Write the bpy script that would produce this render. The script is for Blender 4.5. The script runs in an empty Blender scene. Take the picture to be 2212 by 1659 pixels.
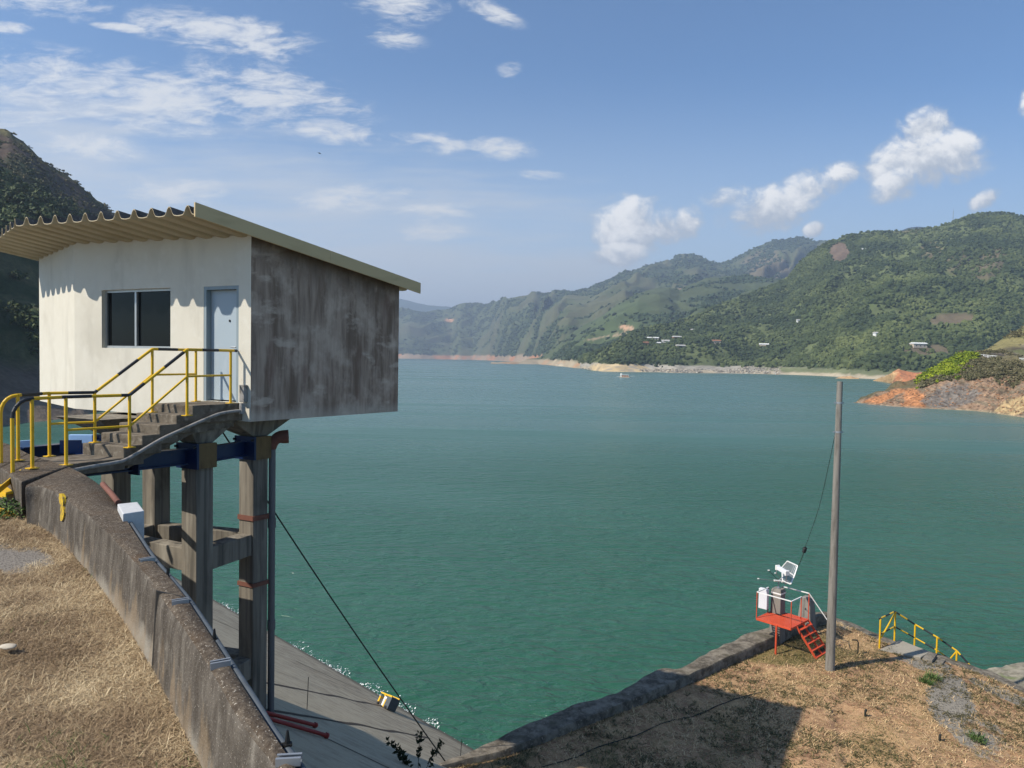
import bpy, bmesh, math, random
import numpy as np
from mathutils import Vector, Matrix
from mathutils.bvhtree import BVHTree
random.seed(7); RNG = np.random.default_rng(11)
S = bpy.context.scene; COL = S.collection

# ------------------------------------------------------------------ camera, sky, sun, exposure
EYE = Vector((0, 0, 13.0))                       # the lens stands 13 m above the lake
FPX, CX, CY = 1534.0, 1106.0, 829.5              # focal length and centre in a 2212 x 1659 frame
PITCH, ROLL = math.radians(2.1), math.radians(1.03)
_R0 = Vector((1, 0, 0)); _U0 = Vector((0, math.sin(PITCH), math.cos(PITCH))); _F = Vector((0, math.cos(PITCH), -math.sin(PITCH)))
_R = math.cos(ROLL)*_R0 + math.sin(ROLL)*_U0; _U = -math.sin(ROLL)*_R0 + math.cos(ROLL)*_U0
cd = bpy.data.cameras.new('camera'); cam = bpy.data.objects.new('camera', cd); COL.objects.link(cam)
cd.lens = 36*FPX/2212; cd.sensor_width = 36; cd.clip_start = .05; cd.clip_end = 30000
cam.matrix_world = Matrix(((_R.x, _U.x, -_F.x, EYE.x), (_R.y, _U.y, -_F.y, EYE.y), (_R.z, _U.z, -_F.z, EYE.z), (0, 0, 0, 1)))
S.camera = cam
SUN_AZ = math.atan2(-.90, -.435); SUN_EL = math.radians(44.2)
TO_SUN = Vector((math.sin(SUN_AZ)*math.cos(SUN_EL), math.cos(SUN_AZ)*math.cos(SUN_EL), math.sin(SUN_EL)))
sd = bpy.data.lights.new('sun', 'SUN'); sd.energy = 5.0; sd.angle = math.radians(.55); sd.color = (1, .93, .82)
so = bpy.data.objects.new('sun', sd); COL.objects.link(so); so.location = (-60, -40, 80)
so.rotation_euler = TO_SUN.to_track_quat('Z', 'Y').to_euler()
S.view_settings.view_transform = 'Standard'; S.view_settings.look = 'None'
S.view_settings.exposure = 0.40; S.view_settings.gamma = 1
S.cycles.volume_bounces = 0; S.cycles.max_bounces = 6; S.cycles.volume_step_rate = 4

W = bpy.data.worlds.new('World'); S.world = W; W.use_nodes = True
def build_world():
    nt = W.node_tree; nt.nodes.clear()
    N = nt.nodes.new; L = nt.links.new
    def M(op, a, b=None, c=None, clamp=False):
        n = N('ShaderNodeMath'); n.operation = op; n.use_clamp = clamp
        for i, v in enumerate((a, b, c)):
            if v is None: continue
            if isinstance(v, (int, float)): n.inputs[i].default_value = v
            else: L(v, n.inputs[i])
        return n.outputs[0]
    out = N('ShaderNodeOutputWorld'); bg = N('ShaderNodeBackground')
    sky = N('ShaderNodeTexSky'); sky.sky_type = 'NISHITA'; sky.sun_disc = False
    sky.sun_elevation = SUN_EL; sky.sun_rotation = SUN_AZ; sky.altitude = 600
    sky.air_density = 1.0; sky.dust_density = .5; sky.ozone_density = 2.2
    tc = N('ShaderNodeTexCoord'); sp = N('ShaderNodeSeparateXYZ'); L(tc.outputs['Generated'], sp.inputs[0])
    yy = M('MAXIMUM', sp.outputs[1], .05)
    a = M('DIVIDE', sp.outputs[0], yy); b = M('DIVIDE', sp.outputs[2], yy)
    def noise(sx, sy, detail, rough, ox=0.0, lac=2.0, dist=0.0):
        cb = N('ShaderNodeCombineXYZ'); L(M('MULTIPLY_ADD', a, sx, ox), cb.inputs[0]); L(M('MULTIPLY', b, sy), cb.inputs[1])
        n = N('ShaderNodeTexNoise'); n.inputs['Scale'].default_value = 1; n.inputs['Detail'].default_value = detail
        n.inputs['Roughness'].default_value = rough; n.inputs['Lacunarity'].default_value = lac; n.inputs['Distortion'].default_value = dist
        L(cb.outputs[0], n.inputs['Vector']); return n.outputs[0]
    def blob(px, py, rx, ry, tilt=0, s=1.0):
        ca = (px-CX)/FPX; cb = (CY-math.tan(PITCH)*FPX + .018*(px-CX)-py)/FPX; rx /= FPX; ry /= FPX
        t = math.radians(-tilt); c, sn = math.cos(t), math.sin(t)
        da = M('SUBTRACT', a, ca); db = M('SUBTRACT', b, cb)
        u = M('MULTIPLY_ADD', da, c/rx, M('MULTIPLY', db, sn/rx)); v = M('MULTIPLY_ADD', da, -sn/ry, M('MULTIPLY', db, c/ry))
        r2 = M('MULTIPLY_ADD', u, u, M('MULTIPLY', v, v))
        return M('MULTIPLY', M('SUBTRACT', 1, r2), s), v
    def union(lst):
        f = None
        for bl in lst:
            o, _ = blob(*bl); f = o if f is None else M('MAXIMUM', f, o)
        return f
    def ramp(x, lo, hi):
        n = N('ShaderNodeMapRange'); n.interpolation_type = 'SMOOTHSTEP'; L(x, n.inputs['Value'])
        n.inputs['From Min'].default_value = lo; n.inputs['From Max'].default_value = hi; return n.outputs[0]
    wisps = union([(105, 8, 130, 42, 6), (20, 72, 50, 14, 5), (470, 82, 190, 42, 7), (560, 112, 80, 22, 22), (265, 72, 60, 10, 5), (180, 190, 200, 60, 10, .8), (330, 225, 230, 70, 8, .85), (590, 215, 200, 62, 14, .85), (700, 275, 110, 34, 12, .7),
        (30, 235, 130, 60, 6, .7), (200, 322, 115, 28, 5), (380, 415, 95, 34, 0, .6), (850, 22, 120, 38, 8, .8), (1035, 35, 75, 20, 20, .75), (840, 92, 60, 24, 12, .6), (1088, 157, 24, 18, -10, .6),
        (920, 316, 96, 24, 0, .75), (1065, 326, 70, 22, 3, .6), (1160, 383, 50, 10, 2, .6), (770, 432, 145, 32, -5, .8), (930, 458, 85, 22, 0, .7), (940, 506, 70, 22, 0, .7)])
    veil = union([(900, 580, 330, 75, 0, .8), (1150, 595, 240, 55, -4, .7), (980, 640, 320, 40, 0, 1.0), (60, 360, 320, 170, 0, .5), (450, 430, 420, 110, 4, .35), (850, 480, 330, 90, 0, .3)])
    cum_list = [(1352, 500, 84, 74, -20), (1355, 468, 56, 44, -20), (1425, 492, 50, 40, -10, .8), (1468, 486, 40, 34, -20, .8), (1335, 550, 72, 26, 0, .7), (1585, 430, 56, 24, -5, .5), (1655, 452, 104, 50, -12, .9), (1715, 420, 66, 40, -25, .7), (1790, 388, 52, 26, -30, .5), (1985, 350, 132, 60, -8), (1968, 295, 66, 52, -40), (1925, 400, 64, 34, -25, .85), (2050, 336, 58, 48, 0),
        (1745, 497, 24, 18, -25, .8), (2205, 235, 28, 34, -30, .8), (2112, 432, 36, 18, -35, .6)]
    cums = union(cum_list)
    n1 = noise(9, 27, 10, .66, 3.1, dist=.9); n2 = noise(26, 90, 7, .62, 9.0, dist=.5)
    w = M('ADD', M('MULTIPLY', wisps, .6), M('MULTIPLY', M('SUBTRACT', n1, .53), 3.0))
    w = M('ADD', w, M('MULTIPLY', M('SUBTRACT', n2, .5), 1.9))
    wm = M('MULTIPLY', M('MULTIPLY', ramp(w, -.35, .85), ramp(wisps, -.9, .4)), .90)
    nv = noise(5, 40, 6, .6, 1.7)
    vm = M('MULTIPLY', ramp(M('ADD', veil, M('MULTIPLY', M('SUBTRACT', nv, .5), 2.2)), -.6, .9), .72)
    n3 = noise(17, 21, 10, .62, 21.0, dist=.4); n4 = noise(48, 56, 6, .62, 2.0)
    c = M('ADD', cums, M('ADD', M('MULTIPLY', M('SUBTRACT', n3, .5), 3.4), M('MULTIPLY', M('SUBTRACT', n4, .5), 1.3)))
    cm = M('MULTIPLY', M('MULTIPLY', ramp(c, -.42, .7), ramp(cums, -1.0, .2)), .97)
    # lit tops and grey undersides of the heaps: the same field looked up a little nearer the sun
    n3b = noise(15, 18, 9, .58, 21.0)
    sh = None
    for bl in cum_list:
        f, v = blob(*bl); g = M('MULTIPLY', ramp(f, -.4, .5), M('ADD', M('MULTIPLY', v, .5), .5))
        sh = g if sh is None else M('MAXIMUM', sh, g)
    lit = ramp(M('ADD', sh, M('ADD', M('MULTIPLY', M('SUBTRACT', n3, .5), 2.4), M('MULTIPLY', M('SUBTRACT', n4, .5), 1.0))), .08, .95)
    cc = N('ShaderNodeMix'); cc.data_type = 'RGBA'; L(lit, cc.inputs['Factor'])
    cc.inputs[6].default_value = (5.0, 5.5, 6.2, 1); cc.inputs[7].default_value = (10.2, 10.1, 9.9, 1)
    def mix(f, A, B):
        m = N('ShaderNodeMix'); m.data_type = 'RGBA'; L(f, m.inputs['Factor'])
        if isinstance(A, tuple): m.inputs[6].default_value = A
        else: L(A, m.inputs[6])
        if isinstance(B, tuple): m.inputs[7].default_value = B
        else: L(B, m.inputs[7])
        return m.outputs[2]
    gain = N('ShaderNodeMix'); gain.data_type = 'RGBA'; gain.blend_type = 'MULTIPLY'; gain.inputs['Factor'].default_value = 1; L(sky.outputs[0], gain.inputs[6]); gain.inputs[7].default_value = (.86, 1.13, 1.33, 1)
    base = mix(M('MULTIPLY', ramp(b, .42, .0), .78), gain.outputs[2], (6.0, 7.0, 7.9, 1))
    base = mix(vm, base, (6.2, 6.5, 6.9, 1)); base = mix(wm, base, (7.6, 7.7, 7.8, 1)); base = mix(cm, base, cc.outputs[2])
    L(base, bg.inputs[0]); bg.inputs[1].default_value = .084
    L(bg.outputs[0], out.inputs[0])
build_world()

# ------------------------------------------------------------------ helpers
def ray(px, py):
    px, py = float(px), float(py)
    return (_F + ((px-CX)/FPX)*_R - ((py-CY)/FPX)*_U)
def at(px, py, z=None, Y=None):
    """The point of the place that the photo shows at this spot, at height z below/above the lens or at depth Y."""
    d = ray(px, py); k = float(z)/d.z if z is not None else float(Y)/d.y
    return EYE + d*float(k)
def hx(n): return ((n >> 16 & 255)/255, (n >> 8 & 255)/255, (n & 255)/255)
def lin(r, g, b):
    f = lambda c: (c/255/12.92 if c/255 <= .04045 else ((c/255+.055)/1.055)**2.4)
    return (f(r), f(g), f(b))
ORG = {}
def tag(o, label=None, cat=None, group=None, kind=None):
    if label: o['label'] = label
    if cat: o['category'] = cat
    if group: o['group'] = group
    if kind: o['kind'] = kind
    return o
def thing(name, loc, label, cat, group=None):
    o = bpy.data.objects.new(name, None); COL.objects.link(o); o.location = loc; o.empty_display_size = .2
    ORG[o.name] = Vector(loc); return tag(o, label, cat, group)
class MB:
    def __init__(s): s.v = []; s.f = []; s.m = []
    def face(s, pts, m=0):
        n = len(s.v); s.v += [Vector(p) for p in pts]; s.f.append(tuple(range(n, n+len(pts)))); s.m.append(m)
    def mesh(s, vs, fs, m=0):
        n = len(s.v); s.v += [Vector(p) for p in vs]
        for f in fs: s.f.append(tuple(i+n for i in f)); s.m.append(m)
    def prism(s, poly, z0, z1, m=0, top=None):
        """poly: list of (x, y); z0/z1 numbers or lists; top: another outline for the upper face"""
        k = len(poly); tp = top or poly
        za = z0 if isinstance(z0, (list, tuple)) else [z0]*k; zb = z1 if isinstance(z1, (list, tuple)) else [z1]*k
        vs = [(p[0], p[1], za[i]) for i, p in enumerate(poly)] + [(p[0], p[1], zb[i]) for i, p in enumerate(tp)]
        ar = sum(poly[i][0]*poly[(i+1) % k][1]-poly[(i+1) % k][0]*poly[i][1] for i in range(k))
        fs = [tuple(range(k-1, -1, -1)), tuple(range(k, 2*k))] + [(i, (i+1) % k, k+(i+1) % k, k+i) for i in range(k)]
        if ar < 0: fs = [f[::-1] for f in fs]
        s.mesh(vs, fs, m)
    def box(s, c, e, ax=None, m=0):
        """centre, half sizes, axes"""
        c = Vector(c); A = ax or (Vector((1, 0, 0)), Vector((0, 1, 0)), Vector((0, 0, 1)))
        vs = [c + A[0]*(e[0]*i) + A[1]*(e[1]*j) + A[2]*(e[2]*k) for k in (-1, 1) for j in (-1, 1) for i in (-1, 1)]
        fs = [(0, 2, 3, 1), (4, 5, 7, 6), (0, 1, 5, 4), (2, 6, 7, 3), (0, 4, 6, 2), (1, 3, 7, 5)]
        if A[0].cross(A[1]).dot(A[2]) < 0: fs = [f[::-1] for f in fs]
        s.mesh(vs, fs, m)
    def bar(s, a, b, w, h, up=(0, 0, 1), m=0):
        a = Vector(a); b = Vector(b); d = (b-a).normalized(); u = Vector(up); x = d.cross(u).normalized(); u = x.cross(d)
        s.box((a+b)/2, ((b-a).length/2, w/2, h/2), (d, x, u), m)
    def tube(s, pts, r, n=10, m=0, caps=True):
        pts = [Vector(p) for p in pts]; k = len(pts); rr = r if isinstance(r, (list, tuple)) else [r]*k
        t0 = (pts[1]-pts[0]).normalized(); x = t0.orthogonal().normalized(); rings = []
        for i in range(k):
            t = (pts[min(i+1, k-1)]-pts[max(i-1, 0)]).normalized()
            x = (x - t*x.dot(t)).normalized(); y = t.cross(x)
            rings.append([pts[i] + (x*math.cos(2*math.pi*j/n) + y*math.sin(2*math.pi*j/n))*rr[i] for j in range(n)])
        vs = [p for rg in rings for p in rg]
        fs = [(i*n+j, i*n+(j+1) % n, (i+1)*n+(j+1) % n, (i+1)*n+j) for i in range(k-1) for j in range(n)]
        if caps: fs += [tuple(range(n-1, -1, -1)), tuple((k-1)*n+j for j in range(n))]
        s.mesh(vs, fs, m)
    def build(s, name, mats, parent=None, smooth=None, bevel=None):
        me = bpy.data.meshes.new(name); o = bpy.data.objects.new(name, me); COL.objects.link(o)
        off = Vector((0, 0, 0))
        if parent: off = ORG[parent.name]; o.parent = parent
        ORG[o.name] = off
        me.from_pydata([p-off for p in s.v], [], s.f)
        for mt in (mats if isinstance(mats, (list, tuple)) else [mats]): me.materials.append(mt)
        if any(s.m): me.polygons.foreach_set('material_index', s.m)
        me.update()
        if smooth:
            me.shade_smooth()
            me.set_sharp_from_angle(angle=math.radians(smooth if smooth is not True else 180))
        if bevel:
            b = o.modifiers.new('bevel', 'BEVEL'); b.width = bevel; b.segments = 2; b.limit_method = 'ANGLE'; b.angle_limit = math.radians(40)
        return o
def smooth_path(pts, n=6):
    P = [Vector(p) for p in pts]; out = []
    for i in range(len(P)-1):
        a, b, c, d = P[max(i-1, 0)], P[i], P[i+1], P[min(i+2, len(P)-1)]
        for j in range(n):
            t = j/n; out.append(.5*((2*b)+(c-a)*t+(2*a-5*b+4*c-d)*t*t+(3*b-a-3*c+d)*t**3))
    return out+[P[-1]]
def np_mesh(name, v, f, mat, kind=None, attrs=None, smooth=False, parent=None):
    me = bpy.data.meshes.new(name); o = bpy.data.objects.new(name, me); COL.objects.link(o)
    off = np.zeros(3)
    if parent: off = np.array(ORG[parent.name]); o.parent = parent
    ORG[o.name] = Vector(off)
    v = np.asarray(v, np.float32)-off.astype(np.float32); f = np.asarray(f, np.int32); k = f.shape[1]
    me.vertices.add(len(v)); me.vertices.foreach_set('co', v.ravel())
    me.loops.add(f.size); me.loops.foreach_set('vertex_index', f.ravel())
    me.polygons.add(len(f)); me.polygons.foreach_set('loop_start', np.arange(0, f.size, k, dtype=np.int32))
    for an, (ty, data) in (attrs or {}).items():
        at_ = me.attributes.new(an, ty, 'POINT')
        at_.data.foreach_set('color' if ty == 'FLOAT_COLOR' else 'value', np.asarray(data, np.float32).ravel())
    me.update(calc_edges=True); me.validate(verbose=False)
    me.polygons.foreach_set('use_smooth', np.full(len(f), smooth))
    for mm in (mat if isinstance(mat, (list, tuple)) else [mat]): me.materials.append(mm)
    if kind: o['kind'] = kind
    return o
def _hash(ix, iy, seed):
    h = (ix.astype(np.int64)*374761393 + iy.astype(np.int64)*668265263 + seed*974634777) & 0x7fffffff
    h = ((h ^ (h >> 13))*1274126177) & 0x7fffffff
    return ((h ^ (h >> 16)) & 0xffff)/65535.0
def vn(x, y, seed=0):
    x = np.asarray(x, float); y = np.asarray(y, float); ix = np.floor(x); iy = np.floor(y); fx = x-ix; fy = y-iy
    fx = fx*fx*fx*(fx*(fx*6-15)+10); fy = fy*fy*fy*(fy*(fy*6-15)+10)
    return (_hash(ix, iy, seed)*(1-fx)+_hash(ix+1, iy, seed)*fx)*(1-fy)+(_hash(ix, iy+1, seed)*(1-fx)+_hash(ix+1, iy+1, seed)*fx)*fy
def fbm(x, y, seed=0, octv=5, gain=.5, ridged=False):
    s = 0; a = 1; t = 0
    for i in range(octv):
        n = vn(x*2**i+i*17.3, y*2**i-i*9.1, seed+i)
        if ridged: n = 1-abs(2*n-1)
        s = s+a*n; t += a; a *= gain
    return s/t
def sstep(x, a, b):
    t = np.clip((x-a)/(b-a), 0, 1); return t*t*(3-2*t)

# ------------------------------------------------------------------ materials
class NB:
    def __init__(s, name):
        s.mat = bpy.data.materials.new(name); s.mat.use_nodes = True; s.nt = s.mat.node_tree
        s.bsdf = s.nt.nodes['Principled BSDF']; s.geo = s.nt.nodes.new('ShaderNodeNewGeometry')
        s.sp = None
    def new(s, t): return s.nt.nodes.new(t)
    def link(s, a, b): s.nt.links.new(a, b)
    def setin(s, sock, v):
        if isinstance(v, (int, float)): sock.default_value = v
        elif isinstance(v, tuple): sock.default_value = v if len(v) == len(sock.default_value) else v+(1,)
        else: s.link(v, sock)
    def math(s, op, a, b=None, clamp=False):
        n = s.new('ShaderNodeMath'); n.operation = op; n.use_clamp = clamp; s.setin(n.inputs[0], a)
        if b is not None: s.setin(n.inputs[1], b)
        return n.outputs[0]
    def coord(s, scale=(1, 1, 1), rot=0.0, off=(0, 0, 0)):
        m = s.new('ShaderNodeMapping'); s.link(s.geo.outputs['Position'], m.inputs[0])
        m.inputs['Scale'].default_value = scale; m.inputs['Rotation'].default_value = (0, 0, rot); m.inputs['Location'].default_value = off
        return m.outputs[0]
    def noise(s, scale, detail=5, rough=.55, rot=0.0, dist=0.0, off=(0, 0, 0), vec=None):
        sc = scale if isinstance(scale, tuple) else (scale,)*3
        n = s.new('ShaderNodeTexNoise'); n.inputs['Scale'].default_value = 1; n.inputs['Detail'].default_value = detail
        n.inputs['Roughness'].default_value = rough; n.inputs['Distortion'].default_value = dist
        s.link(vec or s.coord(sc, rot, off), n.inputs['Vector']); return n.outputs[0]
    def voro(s, scale, feature='F1', out=0):
        n = s.new('ShaderNodeTexVoronoi'); n.inputs['Scale'].default_value = 1; n.feature = feature
        sc = scale if isinstance(scale, tuple) else (scale,)*3
        s.link(s.coord(sc), n.inputs['Vector']); return n.outputs[out]
    def ramp(s, x, lo, hi, a=0.0, b=1.0, smooth=True):
        n = s.new('ShaderNodeMapRange'); n.interpolation_type = 'SMOOTHSTEP' if smooth else 'LINEAR'; s.link(x, n.inputs['Value'])
        n.inputs['From Min'].default_value = lo; n.inputs['From Max'].default_value = hi
        n.inputs['To Min'].default_value = a; n.inputs['To Max'].default_value = b; return n.outputs[0]
    def mix(s, f, a, b, mode='MIX'):
        n = s.new('ShaderNodeMix'); n.data_type = 'RGBA'; n.blend_type = mode
        s.setin(n.inputs['Factor'], f); s.setin(n.inputs[6], a); s.setin(n.inputs[7], b); return n.outputs[2]
    def attr(s, name, out='Fac'):
        n = s.new('ShaderNodeAttribute'); n.attribute_name = name; return n.outputs[out]
    def pos(s, i):
        if not s.sp: s.sp = s.new('ShaderNodeSeparateXYZ'); s.link(s.geo.outputs['Position'], s.sp.inputs[0])
        return s.sp.outputs[i]
    def bump(s, h, strength=.5, dist=.02, prev=None):
        n = s.new('ShaderNodeBump'); n.inputs['Strength'].default_value = strength; n.inputs['Distance'].default_value = dist
        s.link(h, n.inputs['Height'])
        if prev: s.link(prev, n.inputs['Normal'])
        return n.outputs[0]
    def done(s, color=None, rough=.8, normal=None, metal=0.0, spec=None):
        if color is not None: s.setin(s.bsdf.inputs['Base Color'], color)
        s.setin(s.bsdf.inputs['Roughness'], rough); s.bsdf.inputs['Metallic'].default_value = metal
        if spec is not None: s.bsdf.inputs['Specular IOR Level'].default_value = spec
        if normal is not None: s.link(normal, s.bsdf.inputs['Normal'])
        return s.mat
def weather(name, base, layers=(), rough=.85, bump=None, metal=0.0, spec=.3):
    """layers: (colour, scale vector, lo, hi, amount[, detail])"""
    b = NB(name); c = base
    for i, l in enumerate(layers):
        f = b.ramp(b.noise(l[1], l[5] if len(l) > 5 else 5, .6, off=(i*3.7, i*1.3, i*5.1)), l[2], l[3])
        c = b.mix(b.math('MULTIPLY', f, l[4]), c, l[0])
    nm = b.bump(b.noise(bump[0], 6, .65), bump[1], bump[2]) if bump else None
    return b.done(c, rough, nm, metal, spec)
def paint(name, col, rough=.45, wear=.35, dark=None):
    dk = dark or tuple(x*.45 for x in col)
    return weather(name, col, [(dk, (9, 9, 4), .55, .8, wear), ((.10, .045, .02), (38, 38, 26), .66, .72, wear*1.3), ((.06, .035, .02), (7, 7, 7), .68, .74, wear), (tuple(min(1, x*1.15+.02) for x in col), (3, 3, 2), .45, .7, .4)], rough, (60, .15, .004), 0, .4)

M = {}
M['white_wall'] = weather('white_render', (.60, .565, .475), [((.47, .44, .37), (2.2, 2.2, .5), .5, .78, .7), ((.42, .38, .31), (7, 7, .8), .62, .85, .45), ((.66, .63, .55), (5, 5, 5), .5, .75, .5), ((.36, .33, .28), (30, 30, 22), .66, .8, .45), ((.42, .385, .31), (1.1, 1.1, .9), .5, .75, .45)], .9, (55, .35, .008))
def side_wall_mat():
    b = NB('mildewed_concrete')
    st = b.noise((5.5, 5.5, .55), 7, .62); st2 = b.noise((16, 16, 1.2), 6, .65, off=(4, 1, 0)); pt = b.noise((2.0, 2.0, 1.5), 8, .66, off=(2, 7, 1))
    c = b.mix(b.ramp(st, .34, .68), (.20, .142, .104), (.44, .335, .258))
    c = b.mix(b.math('MULTIPLY', b.ramp(st2, .5, .75), .5), c, (.13, .088, .062))
    c = b.mix(b.math('MULTIPLY', b.ramp(pt, .46, .66), .55), c, (.60, .475, .375))
    pt2 = b.noise((1.2, 1.2, 2.6), 6, .55, off=(12, 3, 1)); c = b.mix(b.math('MULTIPLY', b.ramp(pt2, .57, .66), .5), c, (.66, .54, .43))
    z = b.math('ADD', b.pos(2), b.math('MULTIPLY', pt, -.35))
    c = b.mix(b.math('MULTIPLY', b.ramp(z, 11.92, 11.68), .5), c, (.52, .45, .37))      # pale band along the foot
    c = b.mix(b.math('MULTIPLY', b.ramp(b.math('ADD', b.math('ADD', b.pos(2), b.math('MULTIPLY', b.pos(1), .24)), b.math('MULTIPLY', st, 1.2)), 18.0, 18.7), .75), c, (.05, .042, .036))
    rd = b.noise((2, 2, .9), 4, .5, off=(1, 1, 9)); c = b.mix(b.math('MULTIPLY', b.ramp(rd, .58, .72), .4), c, (.17, .09, .07))
    sp = b.noise(70, 3, .6); c = b.mix(b.math('MULTIPLY', b.ramp(sp, .66, .74), .5), c, (.30, .28, .25))
    return b.done(c, .95, b.bump(b.noise(38, 6, .7), .4, .01), 0, .15)
M['side_wall'] = side_wall_mat()
M['concrete'] = weather('board_marked_concrete', (.205, .18, .143), [((.095, .085, .07), (10, 10, .35), .44, .66, .9), ((.34, .31, .255), (5, 5, .6), .5, .75, .7), ((.06, .055, .045), (2, 2, .8), .5, .74, .75), ((.12, .1, .08), (45, 45, 45), .64, .74, .5)], .92, (30, .35, .008), 0, .2)
M['step_concrete'] = weather('worn_step_concrete', (.165, .138, .105), [((.07, .056, .042), (6, 6, 6), .42, .7, .8), ((.33, .29, .23), (11, 11, 11), .52, .75, .65), ((.06, .052, .04), (3, 3, 1), .56, .8, .6)], .95, (40, .5, .012), 0, .15)
M['wall_top'] = weather('x', (.2, .2, .2))
M['yellow'] = paint('yellow_paint', (.66, .40, .012), .42, .5, (.30, .17, .02))
M['black'] = paint('black_paint', (.02, .02, .022), .45, .3)
M['blue'] = paint('blue_steel_paint', (.004, .016, .066), .32, .4, (.005, .010, .03))
M['pale_blue'] = paint('pale_blue_paint', (.30, .47, .72), .5, .2)
M['timber'] = weather('weathered_timber_plate', (.16, .105, .045), [((.07, .045, .022), (8, 8, 3), .45, .7, .8), ((.26, .18, .09), (20, 20, 5), .55, .75, .5)], .8, (30, .3, .006))
M['door'] = weather('door_paint', (.33, .39, .43), [((.40, .45, .48), (4, 4, 1), .45, .7, .6), ((.28, .30, .31), (20, 20, 14), .66, .8, .5)], .55, (30, .1, .003), 0, .4)
M['frame_metal'] = weather('frame_aluminium', (.42, .43, .42), [((.25, .25, .25), (10, 10, 3), .5, .75, .5)], .4, None, .6, .5)
M['door_frame'] = weather('grey_door_frame', (.24, .29, .31), [((.15, .18, .19), (8, 8, 2), .5, .75, .5)], .5)
M['roof_under'] = weather('cream_roof_sheet', (.47, .40, .27), [((.36, .29, .18), (3, 3, 3), .48, .75, .6), ((.2, .16, .1), (14, 14, 14), .62, .8, .4)], .75, (30, .15, .004))
M['roof_top'] = weather('lichened_roof_sheet', (.09, .085, .078), [((.03, .028, .026), (4, 4, 4), .42, .65, .8), ((.26, .25, .22), (24, 24, 24), .58, .7, .7)], .95, (40, .4, .01))
M['fascia'] = weather('painted_fascia', (.56, .43, .235), [((.42, .32, .17), (1.5, 1.5, 6), .48, .75, .6), ((.17, .14, .09), (20, 20, 20), .66, .8, .4)], .7, (25, .1, .003))
g = NB('dark_glass'); M['glass'] = g.done((.004, .005, .006), .05, g.bump(g.noise(1.6, 2, .5), .03, .02), 0, .12)
M['pvc'] = weather('grimy_white_pipe', (.27, .255, .235), [((.08, .075, .065), (9, 9, 9), .45, .7, .8), ((.42, .41, .38), (5, 5, 5), .55, .75, .6)], .6, (50, .2, .004))
M['grey_pipe'] = weather('grey_pipe', (.135, .132, .132), [((.09, .085, .085), (3, 3, 1), .45, .7, .6), ((.2, .195, .19), (12, 12, 4), .6, .8, .4)], .55)
M['rust_red'] = weather('red_oxide', (.17, .07, .048), [((.10, .042, .03), (6, 6, 6), .45, .7, .7), ((.24, .12, .085), (16, 16, 16), .6, .8, .4)], .75, (30, .2, .004))
M['deep_red'] = paint('deep_red_paint', (.22, .018, .016), .5, .4)
M['orange_red'] = paint('orange_red_paint', (.55, .075, .03), .5, .4, (.33, .04, .02))
M['rail_white'] = paint('white_rail_paint', (.72, .71, .68), .5, .3)
M['galv'] = weather('galvanised_steel', (.34, .36, .38), [((.33, .35, .37), (20, 20, 20), .45, .7, .6)], .42, None, .55, .5)
M['conduit'] = weather('blue_grey_conduit', (.075, .09, .105), [((.05, .058, .068), (14, 14, 14), .45, .7, .6), ((.26, .27, .28), (30, 30, 30), .6, .8, .3)], .55, None, 0, .3)
M['black_rubber'] = weather('black_plastic', (.013, .013, .013), [], .5)
M['white_box'] = weather('white_painted_concrete', (.48, .48, .48), [((.25, .25, .25), (7, 7, 7), .55, .8, .6), ((.58, .58, .58), (20, 20, 20), .5, .7, .5)], .8, (40, .2, .005))
M['cabinet'] = weather('cabinet_paint', (.66, .67, .70), [((.5, .5, .52), (4, 4, 2), .5, .8, .4)], .5)
M['pole'] = weather('spun_concrete_pole', (.22, .205, .18), [((.115, .105, .09), (9, 9, 1.2), .42, .7, .8), ((.36, .34, .30), (40, 40, 25), .6, .72, .8), ((.09, .08, .07), (4, 4, .5), .55, .8, .6)], .9, (60, .4, .008), 0, .2)
M['cable'] = weather('dark_cable', (.02, .024, .02), [((.05, .045, .035), (6, 6, 6), .5, .7, .6)], .7)
M['white_paint'] = paint('white_boat_paint', (.75, .74, .70), .5, .2)
M['tin'] = weather('tin_roof', (.5, .48, .45), [((.3, .25, .2), (.5, .5, .5), .5, .8, .6)], .6)
M['house_wall'] = weather('house_render', (.5, .42, .33), [((.38, .28, .2), (.4, .4, .4), .5, .8, .5)], .9)
M['brick'] = weather('hollow_brick', (.34, .16, .09), [((.24, .11, .06), (.6, .6, .6), .5, .8, .5)], .9)
M['dark_open'] = weather('shaded_opening', (.02, .02, .02), [], .9)
def leaf_mat(name, c1, c2, c3, trans=.12):
    b = NB(name); t = b.attr('tint')
    c = b.mix(b.ramp(t, 0, .5, smooth=False), c1, c2); c = b.mix(b.ramp(t, .5, 1, smooth=False), c, c3)
    return b.done(c, .7, None, 0, .2)
M['forest'] = leaf_mat('forest_leaf', (.030, .046, .016), (.062, .082, .026), (.125, .145, .048))
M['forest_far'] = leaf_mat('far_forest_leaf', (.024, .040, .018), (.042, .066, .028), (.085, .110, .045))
M['weed'] = leaf_mat('weed_leaf', (.03, .06, .012), (.06, .11, .025), (.12, .17, .05))
M['dark_weed'] = leaf_mat('dark_weed_leaf', (.012, .018, .008), (.025, .035, .012), (.05, .06, .025))
M['bright_leaf'] = leaf_mat('yellow_green_leaf', (.06, .10, .008), (.17, .22, .012), (.32, .36, .02))
M['dry_bush'] = leaf_mat('dry_bush_leaf', (.065, .058, .03), (.115, .11, .052), (.20, .17, .095))
M['straw'] = leaf_mat('straw', (.20, .135, .08), (.42, .305, .175), (.76, .62, .39))
M['straw_low'] = leaf_mat('straw_low', (.12, .115, .04), (.44, .29, .145), (.72, .53, .29))
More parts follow.
